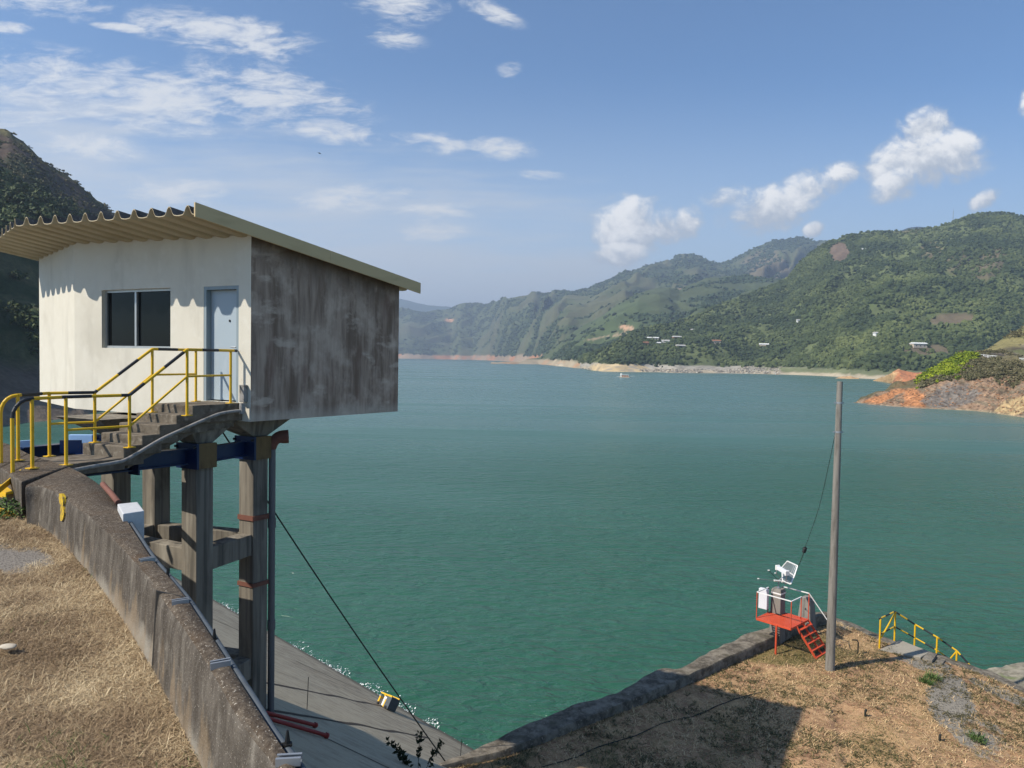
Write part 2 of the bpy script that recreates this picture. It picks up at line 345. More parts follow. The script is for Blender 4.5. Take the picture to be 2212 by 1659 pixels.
M['rocks'] = leaf_mat('shore_rock', (.14, .125, .105), (.30, .27, .22), (.46, .41, .33))
g = NB('foam_white'); M['foam'] = g.done((.75, .78, .78), .6)
# ------------------------------------------------------------------ water
def water():
    b = NB('lake_water')
    # short wind waves running toward the dam, crests across the view, with slower swell and gust patches
    w1 = b.noise((.95, 2.0, 1), 4, .55, rot=.10, dist=.5); w2 = b.noise((.28, .62, 1), 4, .55, rot=-.12, dist=.5, off=(5, 3, 0))
    w3 = b.noise((2.4, 4.6, 1), 2, .5, rot=.2, off=(9, 2, 0))
    gust = b.noise((.012, .03, 1), 4, .55, rot=.35, off=(3, 1, 0))
    h = b.math('ADD', b.math('ADD', b.math('MULTIPLY', w1, 1.0), b.math('MULTIPLY', w2, 1.5)), b.math('MULTIPLY', w3, .12))
    streak = b.noise((.004, .05, 1), 5, .6, rot=.42, dist=.4, off=(1, 8, 0))
    c = b.mix(b.ramp(gust, .35, .65), (.022, .092, .052), (.030, .108, .066))
    h = b.math('MULTIPLY', h, b.ramp(b.pos(1), 28, 150, 1.0, .42))                 # choppier where the waves rebound off the dam
    h = b.math('MULTIPLY', h, b.ramp(b.noise((.006, .022, 1), 4, .55, rot=.3, off=(4, 9, 0)), .36, .62, .55, 1.15))       # calm lanes between the gusts
    c = b.mix(b.math('MULTIPLY', b.ramp(b.math('ADD', b.pos(1), b.math('MULTIPLY', gust, 40)), 45, 230), .85), c, (.072, .150, .128))   # base colour paler with distance, painted in place of grazing sky reflection
    nm = b.bump(h, 1.0, .34)
    b.bsdf.inputs['IOR'].default_value = 1.333
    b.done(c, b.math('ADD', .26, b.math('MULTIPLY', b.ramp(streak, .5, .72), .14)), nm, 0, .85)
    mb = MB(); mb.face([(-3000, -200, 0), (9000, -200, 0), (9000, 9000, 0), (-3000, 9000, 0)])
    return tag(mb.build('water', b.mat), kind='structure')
water()

# ------------------------------------------------------------------ hills: the face of each is swept from its shoreline up to its skyline
def icos(sub):
    bm = bmesh.new(); bmesh.ops.create_icosphere(bm, subdivisions=sub, radius=1)
    v = np.array([p.co for p in bm.verts]); f = np.array([[q.index for q in p.verts] for p in bm.faces]); bm.free(); return v, f
ICO1, ICO2 = icos(1), icos(2)
def scatter_crowns(name, P, R, tint, mat, base, flat=.8, label=None, jit=.32, ntemp=6, speck=.07):
    """one continuous wood: crowns as jittered faceted domes"""
    v0, f0 = base; n = len(P); k = len(v0)
    T = []
    for i in range(ntemp):
        j = RNG.normal(0, jit, (k, 1))*v0 + RNG.normal(0, jit*.35, v0.shape); T.append(v0 + j)
    T = np.array(T); pick = RNG.integers(0, ntemp, n); ang = RNG.uniform(0, 6.283, n)
    c, s = np.cos(ang)[:, None], np.sin(ang)[:, None]; V = T[pick]
    X = V[..., 0]*c - V[..., 1]*s; Y = V[..., 0]*s + V[..., 1]*c; Z = V[..., 2]*flat
    V = np.stack([X, Y, Z], -1)*R[:, None, None] + P[:, None, :]
    F = f0[None] + (np.arange(n)*k)[:, None, None]
    tt = np.clip(tint[:, None] + RNG.normal(0, speck, (n, k)), 0, 1)
    o = np_mesh(name, V.reshape(-1, 3), F.reshape(-1, 3), mat, 'stuff', {'tint': ('FLOAT', tt.ravel())})
    if label: o['label'] = label
    return o
BVH = []
def interp_cols(cols, px): 
    c = np.array(cols, float); return [np.interp(px, c[:, 0], c[:, i]) for i in range(1, c.shape[1])]
def hill(name, cols, px0, px1, ncol, nrow, gul, gulL, mat, colour, power=1.0, skew=.35, seed=0, rough=2.0, roughL=30., back=.35, base_z=-13.2, shape=None, minrun=0.5):
    """cols: (px, shoreline py, skyline py, skyline distance)"""
    px = np.linspace(px0, px1, ncol); spy, rpy, rY = interp_cols(cols, px)
    spy = np.maximum(spy, CY-math.tan(PITCH)*FPX+.018*(px-CX)+3.2)                # never above the horizon
    Sh0 = np.array([at(a, b_, z=-13.0)[1] for a, b_ in zip(px, spy)]); rY = np.maximum(rY, Sh0+minrun)
    Sh = np.array([at(a, b_, z=-13.0) for a, b_ in zip(px, spy)]); Rd = np.array([at(a, b_, Y=c) for a, b_, c in zip(px, rpy, rY)])
    t = np.concatenate([[-.06], np.linspace(0, 1, nrow), 1+back*np.array([.2, .6, 1.])])
    tt = t[:, None, None]; XY = Sh[None, :, :2]*(1-tt)+Rd[None, :, :2]*tt
    zr = Rd[:, 2][None]; tp = np.clip(t, 0, None)[:, None]
    prof = np.where(tp <= 1, np.clip(tp, 0, 1)**power, 1-(tp-1)*1.3)
    Z = zr*prof
    X, Y = XY[..., 0], XY[..., 1]
    env = np.clip(np.sin(np.pi*np.clip(tp, 0, 1))**.8, 0, 1)*np.clip(zr/np.percentile(zr, 80), .12, 1)
    along = np.concatenate([[0], np.cumsum(np.hypot(*np.diff(Sh[:, :2], axis=0).T))])[None]
    wob = (fbm(X/gulL/1.5, Y/gulL/1.5, seed+50, 3)-.5)*1.6
    g = fbm(along/gulL+wob-tp*skew, tp*1.1+seed, seed, 5, .5, ridged=True)
    Z = Z + (g-.62)*gul*env*2 + (fbm(X/roughL, Y/roughL, seed+9, 5)-.5)*rough*2*np.clip(tp*6, 0, 1)
    if shape is not None: Z = shape(Z, X, Y, tp, px)
    Z[0] = -3.0; Z[1] = np.minimum(Z[1], .25)*.3
    V = np.stack([X, Y, Z], -1).reshape(-1, 3); nr, nc = Z.shape
    i = np.arange(nr-1)[:, None]*nc + np.arange(nc-1)[None]
    F = np.stack([i, i+1, i+nc+1, i+nc], -1).reshape(-1, 4)
    info = dict(X=X, Y=Y, Z=Z, t=np.repeat(tp, nc, 1), px=np.repeat(px[None], nr, 0), g=g, shape=(nr, nc))
    C = colour(info); C = np.concatenate([C, np.ones(C.shape[:-1]+(1,))], -1)
    o = np_mesh(name, V, F, mat, 'structure', {'Col': ('FLOAT_COLOR', C.reshape(-1, 4))}, smooth=True)
    BVH.append((name, BVHTree.FromPolygons([Vector(p) for p in V.tolist()], F.tolist())))
    return o, info
def hit(px, py, only=None):
    d = ray(px, py).normalized(); best = None
    for n, bv in BVH:
        if only and n != only: continue
        loc, _, _, dist = bv.ray_cast(EYE, d)
        if loc and (best is None or dist < best[1]): best = (loc, dist)
    return best[0] if best else None
def project(P):
    d = np.asarray(P)-np.array(EYE); w = d@np.array(_F)
    return CX+FPX*(d@np.array(_R))/w, CY-FPX*(d@np.array(_U))/w
def terrain_mat(name, fine, amt=.35, bumpd=1.0):
    b = NB(name); c = b.attr('Col', 'Color')
    n = b.noise(fine, 8, .68); n2 = b.noise(tuple(f*.22 for f in fine), 5, .6, off=(3, 3, 3))
    f = b.math('ADD', b.math('MULTIPLY', n, .65), b.math('MULTIPLY', n2, .35))
    k = b.ramp(f, .3, .7, 1-amt, 1+amt, smooth=False)
    cb = b.new('ShaderNodeCombineXYZ'); [b.link(k, cb.inputs[i]) for i in range(3)]
    return b.done(b.mix(1.0, c, cb.outputs[0], 'MULTIPLY'), .95, b.bump(n, .7, bumpd), 0, .1)
def lerpc(a, b, f): return a*(1-f[..., None])+np.array(b)*f[..., None]
def ell(px, py, cx, cy, rx, ry, nz=0, tilt=0):
    c, s = math.cos(math.radians(tilt)), math.sin(math.radians(tilt)); u = ((px-cx)*c+(py-cy)*s)/rx; v = (-(px-cx)*s+(py-cy)*c)/ry
    return sstep(1-(u*u+v*v)+nz, 0, .35)
def place(info, dens, rmin, rmax, tmin=.03, tmax=1.02, mask=None, n=1000):
    """random spots on the face, even by area"""
    X, Y, Z, t, px, g = (info[k] for k in ('X', 'Y', 'Z', 't', 'px', 'g')); nr, nc = info['shape']
    P = np.stack([X, Y, Z], -1); a = np.linalg.norm(np.cross(P[1:, :-1]-P[:-1, :-1], P[:-1, 1:]-P[:-1, :-1]), axis=-1)
    ok = (t[:-1, :-1] > tmin) & (t[:-1, :-1] < tmax); a = a*ok
    c = np.cumsum(a.ravel()); q = np.searchsorted(c, RNG.uniform(0, c[-1], n)); q = np.clip(q, 0, a.size-1)
    i, j = q//(nc-1), q % (nc-1); u, v = RNG.uniform(0, 1, (2, n))
    def bil(A): return (A[i, j]*(1-u)+A[i, j+1]*u)*(1-v)+(A[i+1, j]*(1-u)+A[i+1, j+1]*u)*v
    Q = np.stack([bil(X), bil(Y), bil(Z)], -1); R = RNG.uniform(rmin, rmax, n)**1.0
    return Q, R, bil(t), bil(g)

TM1 = terrain_mat('hill_ground_far', (.012, .012, .02), .35, 6); TM2 = terrain_mat('hill_ground', (.05, .05, .05), .4, 2)
TM3 = terrain_mat('bank_ground', (.9, .9, 1.1), .5, .6)
GREEN, OLIVE, DRY, BARE = (.042, .062, .028), (.072, .090, .042), (.115, .108, .062), (.26, .15, .09)

# far blue ridge, some 6 km off
def c_far(q):
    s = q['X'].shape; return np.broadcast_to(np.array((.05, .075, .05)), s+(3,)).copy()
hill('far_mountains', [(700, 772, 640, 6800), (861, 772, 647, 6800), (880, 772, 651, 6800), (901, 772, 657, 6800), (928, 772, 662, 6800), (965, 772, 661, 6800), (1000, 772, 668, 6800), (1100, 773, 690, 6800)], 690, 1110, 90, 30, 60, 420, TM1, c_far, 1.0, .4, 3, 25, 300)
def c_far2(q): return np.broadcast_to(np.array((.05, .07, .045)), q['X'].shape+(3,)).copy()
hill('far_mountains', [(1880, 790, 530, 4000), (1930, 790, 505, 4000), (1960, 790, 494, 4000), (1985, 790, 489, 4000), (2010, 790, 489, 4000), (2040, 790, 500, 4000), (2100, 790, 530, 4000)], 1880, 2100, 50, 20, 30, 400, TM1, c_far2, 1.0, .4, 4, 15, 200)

# the long range across the lake
R1 = [(600, 771, 690, 3600), (740, 773, 684, 3600), (861, 774.5, 666, 3600), (883, 775, 665, 3550), (910, 775.5, 672, 3500), (945, 776, 668, 3480), (977, 776.5, 666, 3450), (992, 777, 657, 3420), (1022, 777.5, 656, 3400), (1058, 778.5, 653, 3350), (1106, 781, 641, 3300), (1133, 782, 639, 3280), (1152, 783, 632, 3250), (1185, 786, 634.5, 3200), (1227, 789, 627, 3150),
      (1272, 790, 621, 3100), (1318, 791, 598, 3100), (1348, 792, 583, 3100), (1363, 792, 585, 3100), (1393, 792, 579, 3150), (1417, 792, 571, 3150), (1444, 793, 564, 3200), (1463, 793, 549, 3250), (1509, 794, 548, 3250), (1549, 794, 563, 3250), (1566, 794, 563, 3200), (1607, 794, 553, 3150), (1648, 795, 531, 3150), (1675, 795, 517, 3150), (1730, 795, 515, 3150), (1764, 795, 524, 3150), (1788, 795, 524, 3100), (1850, 796, 540, 3000), (2000, 797, 560, 3000)]
def c_r1(q):
    X, Y, Z, t, px, g = (q[k] for k in ('X', 'Y', 'Z', 't', 'px', 'g')); P = np.stack([X, Y, Z], -1).reshape(-1, 3); sx, sy = project(P); sx = sx.reshape(X.shape); sy = sy.reshape(X.shape)
    n = fbm(X/110, Y/110, 21, 6, .58); c = np.broadcast_to(np.array(GREEN), X.shape+(3,)).copy()
    c = lerpc(c, OLIVE, sstep(n+.9*(g-.6)+.16*t, .44, .66)); c = lerpc(c, DRY, .55*sstep(n+1.0*(g-.6), .58, .78))
    nz = (n-.5)*1.6
    sh = sstep(Z+18*(fbm(X/60, Y/60, 5, 4)-.5), 26, 17); oc = sstep(fbm(X/90, Y/90, 8, 4), .44, .58)
    c = lerpc(c, (.30, .22, .15), sh); c = lerpc(c, (.42, .19, .09), sh*oc*.9)
    c = lerpc(c, (.40, .22, .12), ell(sx, sy, 971, 692, 9, 5, nz)); c = lerpc(c, (.36, .2, .12), ell(sx, sy, 1493, 620, 7, 4, nz)); c = lerpc(c, (.33, .2, .13), ell(sx, sy, 1470, 625, 5, 4, nz))
    c = lerpc(c, (.15, .12, .075), .8*ell(sx, sy, 1650, 590, 55, 42, nz*1.5, -40)); c = lerpc(c, (.12, .12, .06), .7*ell(sx, sy, 1500, 556, 45, 12, nz))
    return c
_, q1 = hill('far_hills', R1, 600, 2000, 360, 90, 105, 300, TM1, c_r1, .95, 3.0, 7, 20, 150, minrun=650)
Q, R, t, g_ = place(q1, 0, 3.6, 7.5, .055, 1.0, n=30000)
keep = (fbm(Q[:, 0]/110, Q[:, 1]/110, 21, 6, .58)+.9*(g_-.6)+RNG.normal(0, .08, len(Q)) < .50) & (Q[:, 2] > 20)
Q, R, t = Q[keep], R[keep], t[keep]; Q[:, 2] += R*.15
scatter_crowns('distant_wood', Q, R, np.clip(.3+.9*(fbm(Q[:, 0]/120, Q[:, 1]/120, 77, 3)-.5), 0, 1), M['forest_far'], ICO1, .75, 'scattered dark trees over the long far range across the lake')

# the middle hill with the earth road
R2 = [(1060, 786, 782, 1750), (1120, 786.5, 781, 1720), (1165, 787, 770, 1700), (1215, 791.5, 733, 1700), (1242, 795, 716, 1700), (1272, 797, 697, 1720), (1302, 799, 681, 1750), (1333, 800, 658, 1800), (1378, 801, 633, 1850), (1423, 802, 623, 1900), (1447, 802, 622, 1900), (1468, 802, 628, 1900), (1500, 803, 611, 1950), (1525, 803, 601, 1950), (1583, 803, 594, 1950), (1627, 803, 601, 1900), (1680, 803, 607, 1900), (1760, 803, 600, 1900), (1850, 803, 620, 1900)]
def c_r2(q):
    X, Y, Z, t, px, g = (q[k] for k in ('X', 'Y', 'Z', 't', 'px', 'g')); P = np.stack([X, Y, Z], -1).reshape(-1, 3); sx, sy = project(P); sx = sx.reshape(X.shape); sy = sy.reshape(X.shape)
    n = fbm(X/90, Y/90, 31, 5); nz = (n-.5)*1.6; c = np.broadcast_to(np.array(GREEN), X.shape+(3,)).copy()
    c = lerpc(c, OLIVE, sstep(n+.3*t+.3*(g-.6), .5, .75))
    c = lerpc(c, (.07, .095, .04), .8*ell(sx, sy, 1310, 705, 95, 45, nz, -30))
    sh = sstep(Z+9*(fbm(X/40, Y/40, 15, 4)-.5), 15, 8); c = lerpc(c, (.34, .28, .19), sh); c = lerpc(c, (.40, .21, .10), .6*sh*sstep(fbm(X/50, Y/50, 18, 3), .5, .6))
    c = lerpc(c, (.42, .26, .16), ell(sx, sy, 1352, 707, 17, 5, nz, 12)); c = lerpc(c, (.40, .27, .17), ell(sx, sy, 1366, 714, 12, 4, nz*.6, 45)); c = lerpc(c, (.33, .25, .16), .8*ell(sx, sy, 1315, 727, 55, 2.2, nz*.5, -9))
    return c
_, q2 = hill('middle_hill', R2, 1060, 1850, 240, 80, 46, 190, TM1, c_r2, .95, 1.6, 13, 8, 90)
Q, R, t, g_ = place(q2, 0, 2.8, 5.8, .04, 1.0, n=19000); sx, sy = project(Q); n_ = fbm(Q[:, 0]/90, Q[:, 1]/90, 31, 5)
keep = (n_+.3*t+.3*(g_-.6)+RNG.normal(0, .08, len(Q)) < .60) & (Q[:, 2] > 12) & (ell(sx, sy, 1310, 705, 85, 38, 0, -30)+RNG.uniform(-.6, .2, len(Q)) < .5) & (ell(sx, sy, 1352, 709, 22, 8) < .3)
Q, R, t = Q[keep], R[keep], t[keep]; Q[:, 2] += R*.2
scatter_crowns('distant_wood', Q, R, np.clip(.32+.9*(fbm(Q[:, 0]/70, Q[:, 1]/70, 78, 3)-.5), 0, 1), M['forest_far'], ICO1, .8, 'dark wood over the middle hill with the earth road')

# the big wooded hill on the right
R3 = [(1200, 791, 788, 1300), (1235, 793, 782, 1220), (1258, 796.5, 772, 1040), (1280, 800, 764, 900), (1302, 802.5, 757, 910), (1348, 803.4, 730, 930), (1381, 803.7, 714, 960), (1420, 804, 703, 1000), (1457, 805.5, 698, 1030), (1549, 806.3, 660, 1150), (1621, 807.2, 634, 1250), (1648, 808, 624, 1270), (1703, 809.3, 599, 1300), (1723, 810, 572, 1300), (1750, 811, 548, 1300), (1791, 812.8, 524, 1300), (1832, 815, 509, 1320), (1866, 818, 501, 1330), (1918, 820, 498, 1330), (1945, 820.5, 503, 1330), (2003, 821, 493, 1320), (2058, 821.5, 478, 1300), (2105, 822, 462, 1300), (2167, 822, 459, 1300), (2212, 822, 468, 1300), (2330, 823, 500, 1250), (2500, 823, 540, 1200)]
def shape3(Z, X, Y, t, px):
    # flat strand below the wood, and a bulge for the near knoll with the houses
    return Z
def m3(X, Y, Z, t, g, sx, sy):
    n = fbm(X/55, Y/55, 41, 5); nz = (n-.5)*1.7
    grass = sstep(n+.22*(t-.5)+.35*(g-.6), .55, .66)
    field = np.maximum.reduce([ell(sx, sy, 1813, 545, 26, 24, nz*.4, -30), ell(sx, sy, 2012, 545, 26, 26, nz*.5, 0)*.55, ell(sx, sy, 2140, 570, 60, 32, nz, -35)*.6, ell(sx, sy, 2075, 560, 36, 30, nz, -40)*.5, ell(sx, sy, 2060, 690, 52, 14, nz*.5, -4)*.8, ell(sx, sy, 1998, 757, 60, 14, nz, 0)*.7, ell(sx, sy, 1960, 497, 30, 7, nz, 0)*.5])
    lawn = np.maximum.reduce([ell(sx, sy, 1790, 670, 120, 40, nz, -20)*.45, ell(sx, sy, 1440, 717, 45, 16, nz, -15)*.8, ell(sx, sy, 2090, 650, 90, 60, nz, -30)*.5])
    return n, nz, grass, field, lawn
def c_r3(q):
    X, Y, Z, t, px, g = (q[k] for k in ('X', 'Y', 'Z', 't', 'px', 'g')); P = np.stack([X, Y, Z], -1).reshape(-1, 3); sx, sy = project(P); sx = sx.reshape(X.shape); sy = sy.reshape(X.shape)
    n, nz, grass, field, lawn = m3(X, Y, Z, t, g, sx, sy)
    c = np.broadcast_to(np.array((.042, .062, .024)), X.shape+(3,)).copy()
    c = lerpc(c, (.105, .125, .052), grass); c = lerpc(c, (.09, .12, .04), lawn); c = lerpc(c, (.17, .125, .085), field)
    c = lerpc(c, (.16, .115, .085), .75*ell(sx, sy, 1813, 545, 28, 22, nz*.9, -30))
    zz = Z+4*(fbm(X/14, Y/14, 45, 4)-.5); sh = sstep(zz, 9.5, 7)
    c = lerpc(c, (.36, .33, .27), sh*sstep(px, 1860, 1700)); c = lerpc(c, (.15, .165, .085), sh*sstep(px, 1600, 1680))
    c = lerpc(c, (.40, .34, .24), sstep(zz, 4.6, 2.4)); c = lerpc(c, (.48, .36, .19), sh*ell(sx, sy, 1340, 795, 75, 12, nz)*.8)
    c = lerpc(c, (.26, .24, .21), sstep(fbm(X/6, Y/6, 47, 3), .52, .66)*sh*.7*sstep(px, 1650, 1560))
    return c
_, q3 = hill('wooded_hill', R3, 1200, 2500, 420, 150, 34, 130, TM2, c_r3, 1.08, 1.3, 23, 5, 40, shape=lambda Z, X, Y, t, px: np.where(t < .06, np.minimum(Z, 1+t*150), Z)+0)
Q, R, t, g_ = place(q3, 0, 1.3, 3.3, .022, 1.01, n=70000); sx, sy = project(Q)
n_, nz_, gr_, fl_, lw_ = m3(Q[:, 0], Q[:, 1], Q[:, 2], t, g_, sx, sy); u = RNG.uniform(0, 1, len(Q))
keep = (u > .82*gr_) & (u > fl_*1.3) & (u > lw_*.8) & (Q[:, 2]+1.5*RNG.normal(0, 1, len(Q)) > 9.5)
Q, R, t, sx, sy = Q[keep], R[keep], t[keep], sx[keep], sy[keep]; Q[:, 2] += R*.35
ti = np.clip(.32+1.5*(fbm(Q[:, 0]/45, Q[:, 1]/45, 79, 5)-.5)+RNG.normal(0, .10, len(Q))+.3*ell(sx, sy, 2010, 690, 260, 60)*RNG.uniform(0, 1, len(Q)), 0, 1)
br = (ell(sx, sy, 1840, 742, 42, 15)+ell(sx, sy, 2080, 700, 60, 20)*.4+ell(sx, sy, 1890, 745, 22, 8)*.5)*RNG.uniform(0, 1, len(Q)) > .35; ti[br] = 1
WOOD = (Q, R, ti)

# red spit and the bare bank on the right
R4 = [(1842.6, 870.2, 869.2, 240), (1853, 871, 865, 241), (1883, 874, 851.5, 245), (1935, 878.5, 831, 250), (1979, 881.5, 816, 250), (2010, 883, 793, 248), (2054, 885, 770, 246), (2095, 887, 762, 240), (2136, 891, 768, 236), (2212, 902, 776, 220), (2300, 916, 786, 205), (2450, 945, 800, 180)]
def c_r4(q):
    X, Y, Z, t, px, g = (q[k] for k in ('X', 'Y', 'Z', 't', 'px', 'g')); P = np.stack([X, Y, Z], -1).reshape(-1, 3); sx, sy = project(P); sx = sx.reshape(X.shape); sy = sy.reshape(X.shape)
    n = fbm(X/6, Y/6+Z/4, 61, 5); nz = (n-.5)*1.8; c = np.broadcast_to(np.array((.26, .175, .115)), X.shape+(3,)).copy()
    c = lerpc(c, (.15, .125, .085), sstep(fbm(X/3+Z, Y/3-Z, 63, 5), .5, .62)*.8)
    c = lerpc(c, (.46, .20, .085), np.clip(ell(sx, sy, 1900, 862, 70, 10, nz, -22)+ell(sx, sy, 1975, 865, 30, 30, nz), 0, 1)*.85)
    c = lerpc(c, (.42, .12, .065), ell(sx, sy, 1958, 824, 40, 7, nz*.5, -25))
    c = lerpc(c, (.17, .15, .13), ell(sx, sy, 2050, 855, 62, 30, nz, -10)*.95); c = lerpc(c, (.40, .29, .15), ell(sx, sy, 2190, 875, 55, 22, nz, -20)*.9)
    c = lerpc(c, (.34, .27, .18), sstep(Z+.8*(n-.5), .6, .1)*.6); c = c*(.55+.9*fbm(X/1.1+Z, Y/1.1-Z, 65, 5))[..., None]; c = lerpc(c, (.07, .055, .045), sstep(fbm(X/1.6+Z*.6, Y/1.6, 68, 4, ridged=True), .74, .84)*.7); c = lerpc(c, (.11, .10, .055), sstep(t+.3*(n-.5), .66, .8)*.9)
    return c
_, q4 = hill('red_bank', R4, 1842.6, 2450, 420, 150, 3.4, 22, TM3, c_r4, .95, .8, 31, 2.0, 5, back=.15)
# the small orange spit behind it and one further away
R5 = [(1886, 822.6, 822.2, 470), (1905, 824.5, 815, 480), (1925, 828, 806, 490), (1941, 831, 796, 500), (1946, 833, 800, 500), (1975, 838, 806, 500), (2060, 848, 806, 500)]
def c_r5(q): 
    c = np.broadcast_to(np.array((.52, .34, .17)), q['X'].shape+(3,)).copy(); n = fbm(q['X']/9, q['Y']/9+q['Z']/5, 66, 4); c = lerpc(c, (.46, .19, .09), sstep(n+.35*(q['px']-1930)/30, .5, .7)); return lerpc(c, (.2, .12, .07), .6*sstep(np.abs(fbm(q['X']/12, q['Y']/12+q['Z']/6, 67, 4)-.5), .03, .01))
hill('orange_spit', R5, 1886, 2060, 60, 30, 2.2, 25, TM3, c_r5, .8, .4, 37, .8, 10, back=.5)
R6 = [(1805, 817.4, 816.6, 640), (1818, 817.6, 813, 645), (1838, 818.4, 812, 650), (1850, 818.6, 816, 650), (1858, 818.8, 818, 650)]
hill('orange_spit', R6, 1805, 1858, 30, 14, 1, 25, TM3, c_r5, .8, .4, 38, .4, 10, back=.5)
# rocky hill above the road
R7 = [(2085, 766, 764.5, 262), (2110, 768, 762, 262), (2136, 771, 752, 262), (2160, 773, 735, 262), (2185, 775, 720, 262), (2212, 777, 704, 262), (2260, 781, 680, 262), (2400, 790, 620, 262), (2600, 800, 560, 262)]
def rock_hill():
    px = np.linspace(2085, 2600, 160); lo, up, _ = interp_cols(R7, px); ns = 60
    t = np.concatenate([[-.3], np.linspace(0, 1, ns), [1.3]]); rows = []
    A = np.array([at(a, b_, Y=245.) for a, b_ in zip(px, lo)]); B = np.array([at(a, b_, Y=c) for a, b_, c in zip(px, up, np.full(len(px), 275.))])
    P = A[None]*(1-t[:, None, None])+B[None]*t[:, None, None]; P[0, :, 2] -= 4; P[-1, :, 2] -= 8
    X, Y, Z = P[..., 0], P[..., 1], P[..., 2]; env = np.sin(np.pi*np.clip(t, 0, 1))[:, None]**.6
    Y += -(fbm(X/8, Z/6, 71, 5, ridged=True)-.5)*7*env; Z += (fbm(X/4, Z/4, 72, 4)-.5)*2*env
    c = np.broadcast_to(np.array((.16, .135, .105)), X.shape+(3,)).copy(); n = fbm(X/5, Z/5, 73, 5)
    c = lerpc(c, (.07, .06, .05), sstep(n, .5, .62)*sstep(t, .6, .3)[:, None]); c = lerpc(c, (.20, .175, .08), sstep(t[:, None]+.5*(n-.5), .35, .6)); c = lerpc(c, (.12, .13, .055), sstep(fbm(X/3, Z/3, 74, 4), .55, .65)*.7)
    nr, nc = X.shape; i = np.arange(nr-1)[:, None]*nc+np.arange(nc-1)[None]; F = np.stack([i, i+1, i+nc+1, i+nc], -1).reshape(-1, 4)
    C = np.concatenate([c, np.ones(c.shape[:-1]+(1,))], -1)
    np_mesh('rocky_hill', np.stack([X, Y, Z], -1).reshape(-1, 3), F, TM3, 'structure', {'Col': ('FLOAT_COLOR', C.reshape(-1, 4))}, smooth=True)
    return P
rock_hill()

# the steep wooded hill behind the gatehouse, left
R8 = [(-520, 1010, 260, 260), (-300, 975, 250, 285), (-120, 945, 268, 300), (-40, 928, 280, 310), (0, 919, 283, 315), (20, 917, 285, 315), (50, 914, 305, 317), (85, 911, 337, 320), (105, 909, 355, 322), (135, 905, 377, 326), (180, 897, 405, 335), (210, 890, 435, 345), (250, 880, 465, 360), (330, 862, 530, 400), (450, 840, 610, 470), (600, 815, 690, 600), (740, 796, 740, 820), (830, 786, 768, 1400)]
def c_r8(q):
    X, Y, Z, t, px, g = (q[k] for k in ('X', 'Y', 'Z', 't', 'px', 'g')); n = fbm(X/14, Y/14+Z/14, 81, 5)
    c = np.broadcast_to(np.array((.032, .05, .02)), X.shape+(3,)).copy(); c = lerpc(c, (.10, .095, .045), sstep(n+.25*(t-.6), .5, .66)*.8)
    top = sstep(t+.5*(n-.5), .72, .9); c = lerpc(c, (.085, .062, .048), top); c = lerpc(c, (.12, .11, .05), sstep(t, .955, .985)*.9)
    sh = sstep(Z+6*(n-.5), 13, 9); c = lerpc(c, (.12, .09, .068), sh); c = lerpc(c, (.20, .155, .115), sstep(Z+2*(n-.5), 5, 3)); return c
_, q8 = hill('steep_hill', R8, -520, 830, 260, 140, 14, 45, TM3, c_r8, 1.0, .4, 43, 3.0, 12, back=.3)
# ------------------------------------------------------------------ woods close enough to show single crowns
def leafy_templates(n=6, lobes=7, leaves=150, size=.16):
    T = []
    for _ in range(n):
        lc = RNG.normal(0, .42, (lobes, 3)); lc[:, 2] = np.abs(lc[:, 2])*.75; lr = RNG.uniform(.38, .62, lobes)
        k = RNG.integers(0, lobes, leaves); d = RNG.normal(0, 1, (leaves, 3)); d[:, 2] = np.abs(d[:, 2])*.9-.15; d /= np.linalg.norm(d, axis=1)[:, None]
        c = lc[k]+d*(lr[k]*RNG.uniform(.75, 1.05, leaves))[:, None]
        nrm = d+RNG.normal(0, .55, (leaves, 3)); nrm /= np.linalg.norm(nrm, axis=1)[:, None]
        a = np.cross(nrm, RNG.normal(0, 1, (leaves, 3))); a /= np.linalg.norm(a, axis=1)[:, None]; b = np.cross(nrm, a)
        s = size*RNG.uniform(.6, 1.3, (leaves, 1)); q = np.stack([c-a*s, c-b*s*.7, c+a*s*1.1, c+b*s*.7], 1); T.append(q)
    return np.array(T)
LEAFY = leafy_templates()
def scatter_leafy(name, P, R, tint, mat, label, T=None, flat=.9, kind='stuff', parent=None):
    T = LEAFY if T is None else T; n = len(P); pick = RNG.integers(0, len(T), n); ang = RNG.uniform(0, 6.283, n); V = T[pick]; L = V.shape[1]
    c, s = np.cos(ang)[:, None, None], np.sin(ang)[:, None, None]
    V = np.stack([V[..., 0]*c-V[..., 1]*s, V[..., 0]*s+V[..., 1]*c, V[..., 2]*flat], -1)*R[:, None, None, None]+P[:, None, None, :]
    V = V.reshape(-1, 3); F = np.arange(len(V)).reshape(-1, 4)
    tt = np.repeat(np.clip(tint[:, None]+RNG.normal(0, .16, (n, L)), 0, 1).ravel(), 4)
    o = np_mesh(name, V, F, mat, kind, {'tint': ('FLOAT', tt)}, parent=parent)
    if label: o['label'] = label
    return o
Q, R, ti = WOOD
scatter_crowns('hillside_wood', Q, R, ti, M['forest'], ICO1, .95, 'mixed green wood covering the big hill on the right', .30)
Q, R, t, g_ = place(q8, 0, 2.2, 4.6, .05, .97, n=2600); n_ = fbm(Q[:, 0]/14, Q[:, 1]/14+Q[:, 2]/14, 81, 5); sx, sy = project(Q)
keep = (sx > -60) & (sx < 300) & (Q[:, 2] > 10) & (n_+.25*(t-.6)+RNG.normal(0, .07, len(Q)) < .62) & ((t+.5*(n_-.5) < .78) | (RNG.uniform(0, 1, len(Q)) < .25))
Q, R, t, n_ = Q[keep], R[keep], t[keep], n_[keep]; R = R*np.where(t > .75, .5, 1); Q[:, 2] += R*.1
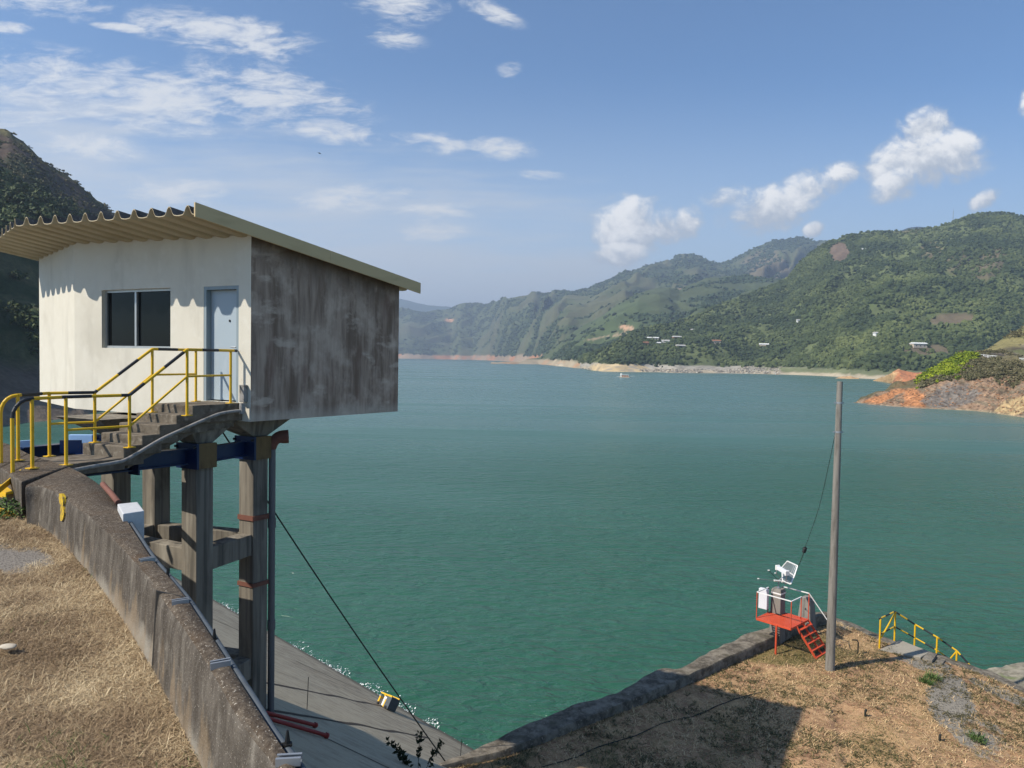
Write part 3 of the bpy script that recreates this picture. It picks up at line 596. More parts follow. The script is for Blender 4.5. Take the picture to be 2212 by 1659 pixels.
scatter_leafy('steep_hill_wood', Q, R, np.clip(.3+.8*(fbm(Q[:, 0]/20, Q[:, 1]/20, 84, 3)-.5), 0, 1), M['forest'], 'dense dark wood on the steep hill behind the gatehouse')
Q, R, t, g_ = place(q8, 0, .6, 1.5, .5, 1.0, n=5000); sx, sy = project(Q); keep = (sx > -60) & (sx < 300)
scatter_leafy('steep_hill_scrub', Q[keep], R[keep], RNG.uniform(.1, .8, keep.sum()), M['dry_bush'], 'low dry scrub on the crest of the steep hill', T=leafy_templates(4, 4, 40, .3))
# bushes on the bank to the right
Q, R, t, g_ = place(q4, 0, .5, 1.3, .5, 1.0, n=8200); sx, sy = project(Q); n_ = fbm(Q[:, 0]/6, Q[:, 1]/6+Q[:, 2]/4, 61, 5)
T2 = leafy_templates(4, 4, 46, .28)
yel = (ell(sx, sy, 2040, 797, 66, 19, (n_-.5)*2.6, -20)+RNG.normal(0, .25, len(sx)) > .5) & (sx < 2110) & (sx > 1976)
scatter_leafy('yellow_green_creeper', Q[yel], R[yel]*.9, np.clip(RNG.normal(.62, .2, yel.sum())-(.3*(n_[yel] > .52)), 0, 1), M['bright_leaf'], 'bright yellow green creeper over the bank beside the road', T2)
dk = ~yel & ((t < .90) | (sx < 2085)) & (t > .5+.9*(n_-.5)+RNG.normal(0, .07, len(sx))) & (sx > 1990)
scatter_leafy('bank_scrub', Q[dk], R[dk]*.8, np.clip(RNG.normal(.45, .22, dk.sum())+(sx[dk] > 2150)*.2, 0, 1), M['dry_bush'], 'olive scrub along the bank below the road', T2)
Q, R, t, g_ = place(q4, 0, .10, .38, .02, .75, n=1500); sx, sy = project(Q)
scatter_crowns('bank_rubble', Q, R, np.clip(RNG.normal(.35, .25, len(Q)), 0, 1), leaf_mat('bank_stone', (.13, .075, .04), (.36, .19, .10), (.5, .33, .19)), ICO1, .6, 'loose stones over the bare red bank', .3)
# rocks along the strand
Q, R, t, g_ = place(q3, 0, .7, 2.2, .0, .07, n=5200); sx, sy = project(Q); keep = (Q[:, 2] < 9) & (Q[:, 2] > .3) & (sx < 1690) & (fbm(Q[:, 0]/25, Q[:, 1]/25, 91, 3) > .46)
scatter_crowns('shore_rocks', Q[keep], R[keep]*.8, RNG.uniform(0, 1, keep.sum()), M['rocks'], ICO1, .7, 'pale boulders along the strand below the wooded hill', .25)

# ------------------------------------------------------------------ the dam: upper ground, parapet, sloping face
NW = Vector((.69, .72, 0)).normalized(); DW = Vector((-NW.y, NW.x, 0))                         # away from the crest / along it
N_WATER, TAN = 15.95, .643
def face_z(x, y): return (N_WATER-(x*NW.x+y*NW.y))*TAN
def on_face(px, py):
    d = ray(px, py); dn = d.x*NW.x+d.y*NW.y; k = (N_WATER*TAN-EYE.z)/(d.z+dn*TAN); return EYE+d*k
def dam_face():
    b = NB('dam_face_concrete')
    c = (.40, .345, .25); ang = math.atan2(DW.y, DW.x)
    st = b.noise((.6, 5, 5), 7, .62, rot=-ang); n2 = b.noise((9, 9, 9), 7, .68); n3 = b.noise((.35, .8, .8), 4, .55, rot=-ang, off=(3, 8, 1)); n4 = b.noise((42, 42, 42), 3, .6)
    c = b.mix(b.math('MULTIPLY', b.ramp(st, .45, .7), .75), c, (.27, .225, .165)); c = b.mix(b.math('MULTIPLY', b.ramp(n2, .5, .72), .55), c, (.50, .435, .325))
    c = b.mix(b.math('MULTIPLY', b.ramp(n3, .5, .7), .5), c, (.31, .255, .18)); c = b.mix(b.math('MULTIPLY', b.ramp(n4, .6, .74), .45), c, (.6, .56, .49))
    z = b.math('ADD', b.pos(2), b.math('MULTIPLY', st, .5)); c = b.mix(b.math('MULTIPLY', b.ramp(z, .75, .35), .75), c, (.05, .047, .036)); c = b.mix(b.math('MULTIPLY', b.math('MULTIPLY', b.ramp(z, 4.2, 2.2), b.ramp(st, .4, .62)), .55), c, (.17, .14, .105))
    b.done(c, .95, b.bump(n2, .5, .02), 0, .2)
    mb = MB(); n0, n1 = 1.2, N_WATER+6
    def p(n, w): q = NW*n+DW*w; return (q.x, q.y, (N_WATER-n)*TAN)
    mb.face([p(n0, 60), p(n0, -13), p(n1, -13), p(n1, 60)][::-1])
    o = mb.build('dam_face', b.mat); tag(o, kind='structure')
dam_face()
# bitumen joints across the face, ragged dark strips
def joint(pa, pb, w, name='bitumen_joint', mat=None):
    a, b_ = on_face(*pa), on_face(*pb); d = (b_-a); L = d.length; d.normalize(); up = Vector((NW.x*TAN, NW.y*TAN, 1)).normalized(); x = d.cross(up); n = int(L/.22)
    v, f = [], []
    for i in range(n+1):
        t = i/n; c = a+d*(L*t)+x*(float(vn(t*L*.9, 3.1, 5))-.5)*.22+up*.006; ww = w*(.45+1.1*float(vn(t*L*1.7, 7.7, 6)))
        v += [c-x*ww, c+x*ww]
        if i: f.append((2*i-2, 2*i-1, 2*i+1, 2*i))
    mb = MB(); mb.mesh(v, f); return mb.build(name, mat or JM)
JM = weather('bitumen', (.055, .042, .034), [((.10, .075, .055), (6, 6, 6), .5, .7, .7)], .9, (20, .5, .01))
for pa, pb, w in (((560, 1528), (930, 1596), .055), ((560, 1470), (845, 1531), .05), ((640, 1428), (780, 1492), .035), ((570, 1365), (690, 1398), .03), ((690, 1586), (850, 1664), .025), ((455, 1335), (520, 1364), .04)):
    tag(joint(pa, pb, w), kind='structure').name = 'face_joint'
tag(joint((575, 1440), (694, 1487), .02, 'face_joint', weather('pale_mortar', (.36, .31, .24), [], .9)), kind='structure')

TOPZ = lambda py: -1.57-.22*max(0, min(1, (py-1062)/600))
INN = [(54, 1049), (86, 1049), (119, 1062), (165, 1095), (216, 1137), (275, 1200), (338, 1276), (396, 1360), (450, 1443), (511, 1547), (592, 1655), (668, 1770)]
OUT = [(150, 1008), (188, 1027), (225, 1053), (262, 1102), (324, 1199), (366, 1245), (406, 1292), (450, 1354), (496, 1425), (590, 1576), (648, 1661), (720, 1770)]
BAS = [(62, 1128), (92, 1140), (124, 1170), (165, 1205), (214, 1262), (273, 1335), (342, 1454), (402, 1570), (445, 1660), (505, 1790), (590, 1950), (670, 2100)]
inn = [at(x, y, z=TOPZ(y)) for x, y in INN]; out_ = [at(x, y, z=TOPZ(y)) for x, y in OUT]
def base_pt(i):
    p = inn[i]; q = inn[min(i+1, len(inn)-1)]-inn[max(i-1, 0)]; n = Vector((-q.y, q.x, 0)).normalized()
    if n.x > 0: n = -n
    h = .47+.12*min(1, i/8); r = p+n*.03; r.z -= h; return r
bas = [base_pt(i) for i in range(len(inn))]
def wall_mat():
    b = NB('parapet_concrete'); up = b.new('ShaderNodeSeparateXYZ'); b.link(b.geo.outputs['True Normal'], up.inputs[0])
    n = b.noise((6, 6, 2.4), 8, .68); n2 = b.noise((26, 26, 26), 6, .7); n3 = b.noise((3, 3, 2.2), 5, .6, off=(4, 1, 2))
    top = b.mix(b.ramp(n2, .38, .66), (.06, .046, .034), (.135, .108, .08)); top = b.mix(b.math('MULTIPLY', b.ramp(n3, .5, .7), .6), top, (.085, .055, .033))
    sp = b.noise((85, 85, 85), 2, .5); sp2 = b.noise((45, 45, 45), 3, .6, off=(7, 2, 1)); top = b.mix(b.ramp(sp, .62, .72), top, (.40, .36, .30)); top = b.mix(b.math('MULTIPLY', b.ramp(sp2, .6, .72), .7), top, (.045, .032, .024))
    side = b.mix(b.ramp(n, .35, .68), (.06, .05, .04), (.135, .117, .096)); side = b.mix(b.math('MULTIPLY', b.ramp(b.noise((9, 9, 2.5), 6, .65, off=(1, 1, 1)), .52, .75), .6), side, (.26, .235, .195))
    side = b.mix(b.math('MULTIPLY', b.ramp(sp, .64, .72), .7), side, (.38, .34, .29))
    # lime bloom and bare render near the foot and toward the near end
    h = b.attr('foot'); g2 = b.math('ADD', h, b.math('MULTIPLY', b.math('SUBTRACT', n3, .5), .9)); side = b.mix(b.math('MULTIPLY', b.ramp(g2, .60, .92), .8), side, (.30, .27, .22))
    oc = b.noise((5, 5, 1.6), 4, .6, off=(8, 3, 3)); side = b.mix(b.math('MULTIPLY', b.ramp(b.math('ADD', oc, b.math('MULTIPLY', h, .25)), .66, .8), .45), side, (.26, .185, .11))
    c = b.mix(b.ramp(up.outputs[2], .35, .75), side, top)
    return b.done(c, .95, b.bump(b.math('ADD', n2, b.math('MULTIPLY', sp, .5)), .9, .012), 0, .15)
M['parapet'] = wall_mat()
def parapet():
    root = thing('parapet_wall', inn[4], 'curved brown mossy concrete parapet wall beside the dry grass', 'wall')
    def seg(i0, i1, extra=0):
        I, O, B = inn[i0:i1+1], out_[i0:i1+1], bas[i0:i1+1]
        k = 8; ii, oo, bb = smooth_path(I, k), smooth_path(O, k), smooth_path(B, k); rows, foot = [], []
        for a, o, b_ in zip(ii, oo, bb):
            w = (o-a); wn = Vector((w.x, w.y, 0)).normalized(); L = w.length; r = min(.05, L*.25); dn = (b_-a)
            jig = lambda s: (float(vn(a.x*9+s, a.y*9, 3))-.5)*.016
            prof = [b_-Vector((0, 0, .15)), b_, a+dn*.66-wn*jig(1), a+dn*.33-wn*jig(2), a+Vector((0, 0, -r*1.3))-wn*jig(3), a+wn*(r*.35)+Vector((0, 0, -r*.35)), a+wn*r+Vector((0, 0, jig(5)*.4)), a+wn*(L*.5)+Vector((0, 0, .006+jig(4)*.5)), o-wn*.02, o-Vector((0, 0, .02)), o-Vector((0, 0, 2.9))]
            rows.append(prof); foot.append([1.2, 1, .66, .33, .05, 0, 0, 0, 0, 0, .5])
        n = len(rows[0]); V = [tuple(p) for r_ in rows for p in r_]; F = [(i*n+j, i*n+j+1, (i+1)*n+j+1, (i+1)*n+j) for i in range(len(rows)-1) for j in range(n-1)]
        e0 = [tuple(range(n))]; e1 = [tuple((len(rows)-1)*n+j for j in range(n))[::-1]]
        mb = MB(); mb.mesh(V, F+e0+e1); o = mb.build('wall_section', M['parapet'], root, smooth=50)
        at_ = o.data.attributes.new('foot', 'FLOAT', 'POINT'); ft = [x*(.5+.6*min(1, i/len(rows)+.25*(i0 > 3))) for i, r_ in enumerate(foot) for x in r_]; at_.data.foreach_set('value', np.array(ft, np.float32))
        return o
    seg(0, 6); 
    # second length starts 2 cm after an open joint
    for L in (inn, out_, bas): L[6] = L[6]+(L[7]-L[6]).normalized()*.03
    seg(6, 11)
    ja, jo, jb = inn[6], out_[6], bas[6]; dj = (inn[7]-inn[6]).normalized(); mb = MB(); wn = Vector(((jo-ja).x, (jo-ja).y, 0)).normalized(); ql = [ja-wn*.006+Vector((0, 0, .004)), jo+Vector((0, 0, .004)), jo-Vector((0, 0, .8)), jb-wn*.012-Vector((0, 0, .1))]
    qa = [p-dj*.028 for p in ql]; qb = [p-dj*.003 for p in ql]; mb.mesh(qa+qb, [(0, 1, 2, 3), (7, 6, 5, 4), (0, 4, 5, 1), (1, 5, 6, 2), (2, 6, 7, 3), (3, 7, 4, 0)]); mb.build('joint_filler', M['black_rubber'], root)
    # faded yellow stroke painted on the inner face
    mb = MB(); v = []; pts = [(133, 1066), (134, 1075), (135, 1084), (136, 1092), (136.5, 1100), (137, 1108), (136, 1117), (135, 1125)]
    i0, i1 = inn[2], inn[3]; b0, b1 = bas[2], bas[3]; nrm = (i1-i0).cross(b0-i0).normalized(); nrm = nrm if nrm.y < 0 else -nrm
    wd = [2.8, 4.4, 4, 2.5, 3.1, 3.7, 3.7, 2]; L_, R_ = [], []
    for (x, y), w in zip(pts, wd):
        for sx, lst in ((-1, L_), (1, R_)):
            d = ray(x+sx*w, y); k = (i0-EYE).dot(nrm)/d.dot(nrm); lst.append(EYE+d*k+nrm*.012)
    n = len(L_); mb.mesh(L_+R_+[p-nrm*.03 for p in L_+R_], [(i, i+1, n+i+1, n+i) for i in range(n-1)]+[(2*n+i, 2*n+i+1, i+1, i) for i in range(n-1)]+[(n+i, n+i+1, 3*n+i+1, 3*n+i) for i in range(n-1)])
    mb.build('painted_mark', weather('faded_yellow', (.55, .36, .015), [((.15, .11, .06), (40, 40, 22), .44, .62, .9)], .8, (40, .4, .01)), root)
    return root
parapet()
# the parapet beyond the joint, under the railing
def far_parapet():
    I = [at(46, 1041, z=-1.59), at(20, 1022, z=-1.59), at(0, 1010, z=-1.59), at(-60, 985, z=-1.59), at(-220, 945, z=-1.59)]
    O = [at(148, 1006, z=-1.59), at(90, 989, z=-1.59), at(62, 979, z=-1.59), at(20, 959, z=-1.59), at(-60, 935, z=-1.59)]
    mb = MB()
    for i in range(4):
        a, b_, c, d = I[i], I[i+1], O[i+1], O[i]; P = [(p.x, p.y) for p in (a, b_, c, d)]; mb.prism(P, 10.3, a.z)
    o = mb.build('parapet_wall', M['parapet'], None, bevel=.02); tag(o, 'brown concrete wall top at the far left below the yellow railing', 'wall')
    o['label'] = 'wide brown concrete wall carrying the yellow railing, beyond the open joint'
far_parapet()
def upper_ground():
    b = NB('dry_soil'); n = b.noise((5, 5, 5), 7, .65); n2 = b.noise((1.1, 1.1, 1.1), 5, .6, off=(3, 1, 0)); n3 = b.noise((60, 60, 60), 4, .7)
    c = b.mix(b.ramp(n, .35, .65), (.15, .10, .062), (.30, .215, .13)); c = b.mix(b.math('MULTIPLY', b.ramp(n2, .5, .7), .6), c, (.25, .20, .105)); c = b.mix(b.math('MULTIPLY', b.ramp(n3, .5, .66), .6), c, (.36, .25, .14))
    gm = b.attr('gravel'); gv = b.mix(b.ramp(b.voro((45, 45, 45)), .1, .6), (.10, .088, .075), (.24, .215, .185)); c = b.mix(b.ramp(b.math('ADD', gm, b.math('MULTIPLY', b.math('SUBTRACT', n, .5), 2.2)), .4, .62), c, gv)
    b.done(c, .95, b.bump(n3, .8, .02), 0, .1)
    rows = [bas[0]+Vector((-.2, .7, 0)), bas[0]+Vector((-.1, .3, 0))]+smooth_path(bas, 6); V, G = [], []; nt = 60
    global GROUND; 
    for p in rows:
        for j in range(nt+1):
            t = j/nt; s = t**1.7; x = p.x-.02-s*14+.05; y = p.y-s*6
            z = p.z+.015+.05*(float(fbm(x*1.1, y*1.1, 3, 3))-.5)*min(1, t*8); V.append((x, y, z)); sx, sy = project([(x, y, z)])
            G.append(float(np.clip(ell(sx[0], sy[0], 30, 1208, 100, 38, 0, 0)*.8+2.6*(fbm(x*1.6, y*1.6, 150, 4)-.5), 0, 1)*(ell(sx[0], sy[0], 30, 1208, 100, 38) > .02)))
    n = nt+1; F = [(i*n+j, i*n+j+1, (i+1)*n+j+1, (i+1)*n+j) for i in range(len(rows)-1) for j in range(nt)]
    o = np_mesh('ground', V, F, b.mat, 'structure', {'gravel': ('FLOAT', G)}, smooth=True)
    return np.array(V).reshape(len(rows), n, 3)
GV = upper_ground()
# a wide crest behind the camera, slightly lower
mb = MB(); mb.face([(-60, -40, 10.2), (6, -40, 10.2), (3, -2, 10.2), (-9, 9, 10.2), (-60, 30, 10.2)]); tag(mb.build('crest_ground', weather('crest_soil', (.2, .15, .1), [((.3, .22, .13), (2, 2, 2), .45, .7, .7)], .95)), kind='structure')

def blades(name, P, length, width, lean, tint, mat, label, up=.35):
    n = len(P); a = RNG.uniform(0, 6.283, n); L = length*RNG.uniform(.5, 1.4, n); w = width*RNG.uniform(.6, 1.3, n)
    d = np.stack([np.cos(a), np.sin(a), np.zeros(n)], 1); s = np.stack([-np.sin(a), np.cos(a), np.zeros(n)], 1)*w[:, None]
    u1 = np.abs(RNG.normal(up, .25, n)); u2 = u1*RNG.uniform(.3, 1.3, n)
    c1 = P+d*(L*.5)[:, None]; c1[:, 2] += L*.5*u1; bend = RNG.normal(0, .25, n)
    d2 = d+np.stack([-np.sin(a), np.cos(a), np.zeros(n)], 1)*bend[:, None]; c2 = c1+d2*(L*.5)[:, None]; c2[:, 2] += L*.4*(u2-.35)
    c2[:, 2] = np.maximum(c2[:, 2], P[:, 2]+.004)
    V = np.stack([P-s, P+s, c1+s*.8, c1-s*.8, c2], 1).reshape(-1, 3); i = np.arange(n)[:, None]*5
    F = np.concatenate([i+np.array([[0, 1, 2]]), i+np.array([[0, 2, 3]]), i+np.array([[3, 2, 4]])])
    o = np_mesh(name, V, F, mat, 'stuff', {'tint': ('FLOAT', np.repeat(tint, 5))}); 
    if label: o['label'] = label
    return o
def grid_spots(G, n, pw=1.0, jmax=1.0):
    nr, nc = G.shape[:2]; a = np.linalg.norm(np.cross(G[1:, :-1]-G[:-1, :-1], G[:-1, 1:]-G[:-1, :-1]), axis=-1)
    c = G[:-1, :-1].mean(-1); dist = np.linalg.norm(G[:-1, :-1]-np.array(EYE), axis=-1); sx, sy = project(G[:-1, :-1].reshape(-1, 3)); vis = ((sx > -120) & (sx < 2330) & (sy < 1790) & (sy > 0)).reshape(a.shape)
    wts = (a*vis/dist**pw).ravel(); cs = np.cumsum(wts); q = np.searchsorted(cs, RNG.uniform(0, cs[-1], n)); q = np.clip(q, 0, wts.size-1); i, j = q//(nc-1), q % (nc-1); u, v = RNG.uniform(0, 1, (2, n, 1))
    return (G[i, j]*(1-u)+G[i, j+1]*u)*(1-v)+(G[i+1, j]*(1-u)+G[i+1, j+1]*u)*v
P = grid_spots(GV, 130000, 1.2); sx, sy = project(P); keep = (np.clip(ell(sx, sy, 30, 1208, 100, 38)*.8+2.6*(fbm(P[:, 0]*1.6, P[:, 1]*1.6, 150, 4)-.5), 0, 1)*(ell(sx, sy, 30, 1208, 100, 38) > .02)+RNG.uniform(-.45, .25, len(P)) < .5); P = P[keep]
cl = fbm(P[:, 0]*2.2, P[:, 1]*2.2, 101, 4)
blades('dry_grass', P, .075, .0017, 0, np.clip(RNG.beta(1.6, 2.2, len(P))+(cl-.5)*.9, 0, 1), M['straw'], 'matted dry straw coloured grass inside the parapet', .30)
# scrub on the rocky hill over the road, green shoots among the dry grass
rx, ry = RNG.uniform(2100, 2330, 900), None
def rock_spots(n):
    o = bpy.data.objects['rocky_hill']; co = np.empty(len(o.data.vertices)*3, np.float32); o.data.vertices.foreach_get('co', co); co = co.reshape(-1, 3)
    i = RNG.integers(0, len(co), n); return co[i]+RNG.normal(0, .3, (n, 3))
Q = rock_spots(3200); n_ = fbm(Q[:, 0]/5, Q[:, 2]/5, 73, 5); Q = Q[(n_ < .53)]
scatter_leafy('rock_scrub', Q, RNG.uniform(.3, .9, len(Q)), np.clip(RNG.normal(.5, .25, len(Q)), 0, 1), M['dry_bush'], 'dry scrub over the rocky hill above the road', T2)
P = grid_spots(GV, 9000, 1.2); sx, sy = project(P); nn = fbm(P[:, 0]*1.3, P[:, 1]*1.3, 131, 4); keep = (nn+.35*np.clip(ell(sx, sy, 215, 1200, 55, 75), 0, 1)+.25*ell(sx, sy, 480, 1530, 40, 60)+RNG.normal(0, .05, len(P)) > .66)
blades('green_grass', P[keep], .07, .0022, 0, RNG.uniform(0, 1, keep.sum()), M['weed'], 'thin green grass coming up through the straw', .7)
# ------------------------------------------------------------------ lower lawn, its kerb wall, the shore beyond
LZ = -10.2
EDGE = [(760, 1745, -9.95), (946, 1668, -9.98), (1105, 1630, -10.0), (1264, 1566, -10.05), (1411, 1506, -10.1), (1499, 1467, -10.12), (1605, 1418, -10.15), (1662, 1393, -10.18), (1720, 1362, -10.2), (1765, 1342, -10.2), (1790, 1338, -10.2), (1840, 1356, -10.25), (1899, 1383, -10.35), (1955, 1400, -10.42), (2020, 1420, -10.5), (2070, 1440, -10.6), (2112, 1454, -10.7), (2160, 1474, -10.75), (2212, 1499, -10.8), (2330, 1560, -10.95), (2500, 1660, -11.1), (2760, 1850, -11.2)]
edge = [at(x, y, z=z) for x, y, z in EDGE]
def lawn():
    b = NB('lawn_soil'); n = b.noise((2.6, 2.6, 2.6), 7, .66); n2 = b.noise((.55, .55, .55), 5, .6, off=(3, 1, 0)); n3 = b.noise((22, 22, 22), 5, .7); n4 = b.noise((1.2, 1.2, 1.2), 5, .62, off=(9, 4, 0))
    c = b.mix(b.ramp(n, .36, .64), (.24, .13, .075), (.47, .285, .155)); c = b.mix(b.math('MULTIPLY', b.ramp(n2, .48, .66), .55), c, (.54, .36, .175)); c = b.mix(b.math('MULTIPLY', b.ramp(n3, .5, .68), .6), c, (.66, .47, .265))
    c = b.mix(b.math('MULTIPLY', b.ramp(n4, .56, .72), .75), c, (.15, .13, .05)); c = b.mix(b.math('MULTIPLY', b.ramp(b.math('ADD', b.attr('green'), b.math('MULTIPLY', b.math('SUBTRACT', n, .5), 1.1)), .4, .75), .75), c, (.14, .13, .045))
    gv = b.mix(b.ramp(b.voro((14, 14, 14)), .08, .55), (.10, .09, .075), (.27, .24, .195)); gv = b.mix(b.math('MULTIPLY', b.ramp(b.noise((30, 30, 30), 3, .6), .6, .7), .6), gv, (.42, .40, .34))
    c = b.mix(b.ramp(b.math('ADD', b.attr('gravel'), b.math('MULTIPLY', b.math('SUBTRACT', n, .5), 1.5)), .3, .62), c, gv)
    b.done(c, .95, b.bump(b.math('ADD', n3, n), .8, .05), 0, .1)
    E = smooth_path(edge, 8); nt = 90; k = len(E); near = [Vector((-5+i/(k-1)*24, 9.0-3*i/(k-1), 13+LZ-.15)) for i in range(k)]; V = []
    for p, q in zip(E, near):
        for j in range(nt+1):
            t = j/nt; r = p.lerp(q, t); e = min(1, t*14); r.z = p.z*(1-t)+(13+LZ-.25*(p.x > 12))*t if t > .35 else p.z+(13+LZ-.1-p.z)*(t/.35)*.4*(p.x > 13)
            r.z += (.16*(float(fbm(r.x*.5, r.y*.5, 13, 4))-.5)+.05*(float(vn(r.x*2.3, r.y*2.3, 14))-.5))*e; V.append(tuple(r))
    n = nt+1; V = np.array(V); sx, sy = project(V)
    grav = np.clip(ell(sx, sy, 2055, 1520, 52, 75, 0, -20)+ell(sx, sy, 2130, 1600, 85, 45, 0, 25)+ell(sx, sy, 1985, 1432, 75, 16, 0, 10)*.9+ell(sx, sy, 2170, 1500, 90, 12, 0, 24)*.8+ell(sx, sy, 1850, 1366, 60, 12, 0, 25)*.6, 0, 1)
    green = np.clip(ell(sx, sy, 1700, 1400, 130, 40)*.8+ell(sx, sy, 1640, 1430, 120, 26)*.5+ell(sx, sy, 1790, 1470, 90, 18)*.5+ell(sx, sy, 1850, 1420, 60, 20)*.4, 0, 1)
    nz = fbm(V[:, 0]*.9, V[:, 1]*.9, 120, 5)-.5; grav = np.clip((grav*.8+nz*2.4)*(grav > .02), 0, 1); green = np.clip(green+nz*1.2*(green > .02), 0, 1)
    F = [(i*n+j, (i+1)*n+j, (i+1)*n+j+1, i*n+j+1) for i in range(k-1) for j in range(nt)]
    tag(np_mesh('lawn', V, F, b.mat, 'structure', {'gravel': ('FLOAT', grav), 'green': ('FLOAT', green)}, smooth=True))
    return V.reshape(k, n, 3)
LV = lawn()
def lawn_z(x, y):
    P = LV.reshape(-1, 3); i = np.argmin((P[:, 0]-x)**2+(P[:, 1]-y)**2); return float(P[i, 2])
P = grid_spots(LV, 60000, .3); sx, sy = project(P)
gr = np.clip(ell(sx, sy, 2055, 1520, 46, 66, 0, -20)+ell(sx, sy, 2130, 1600, 75, 38, 0, 25)+ell(sx, sy, 1950, 1410, 60, 26)+ell(sx, sy, 2000, 1432, 60, 14), 0, 1); gr = (gr*.8+2.4*(fbm(P[:, 0]*.9, P[:, 1]*.9, 120, 5)-.5))*(gr > .02); keep = (gr+RNG.uniform(-.5, .3, len(P)) < .45) & (fbm(P[:, 0]*.9, P[:, 1]*.9, 103, 4)+RNG.normal(0, .12, len(P)) > .36); P = P[keep]; sx, sy = sx[keep], sy[keep]
gg = fbm(P[:, 0]*.8, P[:, 1]*.8, 104, 4)
blades('dry_grass', P, .13, .008, 0, np.clip(RNG.beta(2.2, 2, len(P))-.9*np.clip(gg-.52, 0, 1)*2-.35*ell(sx, sy, 1690, 1400, 120, 40), 0, 1), M['straw_low'], 'dry blond grass over the lower lawn', .35)

P = grid_spots(LV, 5200, .2); nn = fbm(P[:, 0]*.7, P[:, 1]*.7, 140, 4); P = P[nn+RNG.normal(0, .08, len(P)) > .52]; n = len(P)
P = (P[:, None, :]+np.concatenate([RNG.normal(0, .06, (n, 9, 2)), np.zeros((n, 9, 1))], -1)).reshape(-1, 3)
blades('low_weeds', P, .10, .011, 0, RNG.uniform(0, 1, len(P)), leaf_mat('withered_weed', (.035, .035, .012), (.085, .078, .03), (.17, .13, .06)), 'dark withered weeds dotted over the lower lawn', .55)

def kerb_wall():
    b = NB('kerb_concrete'); n = b.noise((3, 3, 3), 7, .66); n2 = b.noise((18, 18, 18), 5, .7); n3 = b.noise((1.1, 1.1, 1.1), 4, .6, off=(2, 2, 2))
    c = b.mix(b.ramp(n, .36, .64), (.085, .072, .055), (.23, .20, .155)); c = b.mix(b.math('MULTIPLY', b.ramp(n2, .56, .7), .7), c, (.40, .36, .29)); c = b.mix(b.math('MULTIPLY', b.ramp(n3, .52, .68), .6), c, (.10, .09, .06))
    b.done(c, .95, b.bump(b.math('ADD', n2, n), .8, .04), 0, .15); M['kerb'] = b.mat
    i_e = smooth_path([at(x, y, z=-9.82) for x, y in ((760, 1722), (946, 1656), (1105, 1616), (1264, 1552), (1411, 1494), (1499, 1454), (1605, 1406), (1662, 1381), (1718, 1352), (1762, 1334), (1786, 1329))], 12)
    o_e = smooth_path([at(x, y, z=-9.82) for x, y in ((740, 1705), (925, 1655), (1046, 1606), (1146, 1559), (1240, 1521), (1300, 1503), (1358, 1481), (1395, 1456), (1428, 1443), (1475, 1437), (1546, 1398), (1580, 1383), (1611, 1367), (1658, 1354), (1735, 1327), (1775, 1318), (1790, 1320))], 8)
    def res(L, m):
        d = [0]; [d.append(d[-1]+(L[i+1]-L[i]).length) for i in range(len(L)-1)]; out = []
        for k in range(m):
            s = d[-1]*k/(m-1); i = 0
            while i < len(L)-2 and d[i+1] < s: i += 1
            out.append(L[i].lerp(L[i+1], (s-d[i])/max(1e-6, d[i+1]-d[i])))
        return out
    m = 160; a, o = res(i_e, m), res(o_e, m); rows = []
    for k in range(m):
        w = o[k]-a[k]; j = lambda s, A: (float(vn(a[k].x*2.3+s*7, a[k].y*2.3, 33))-.5)*A
        rows.append([a[k]+Vector((0, 0, -.6)), a[k]+Vector((0, 0, -.07)), a[k]+w*.05+Vector((0, 0, j(1, .04))), a[k]+w*.35+Vector((0, 0, .01+j(2, .06))), a[k]+w*.7+Vector((0, 0, .0+j(3, .07))), o[k]+Vector((0, 0, -.05+j(4, .08))), o[k]+w*.08+Vector((0, 0, -.25)), o[k]+w*.5+Vector((0, 0, -3.8))])
    n = len(rows[0]); mb = MB(); mb.mesh([p for r in rows for p in r], [(i*n+j, i*n+j+1, (i+1)*n+j+1, (i+1)*n+j)[::-1] for i in range(m-1) for j in range(n-1)])
    ob = mb.build('kerb_wall', b.mat, None, smooth=40); tag(ob, 'low rough concrete kerb wall along the water edge of the lower lawn', 'kerb wall')
kerb_wall()
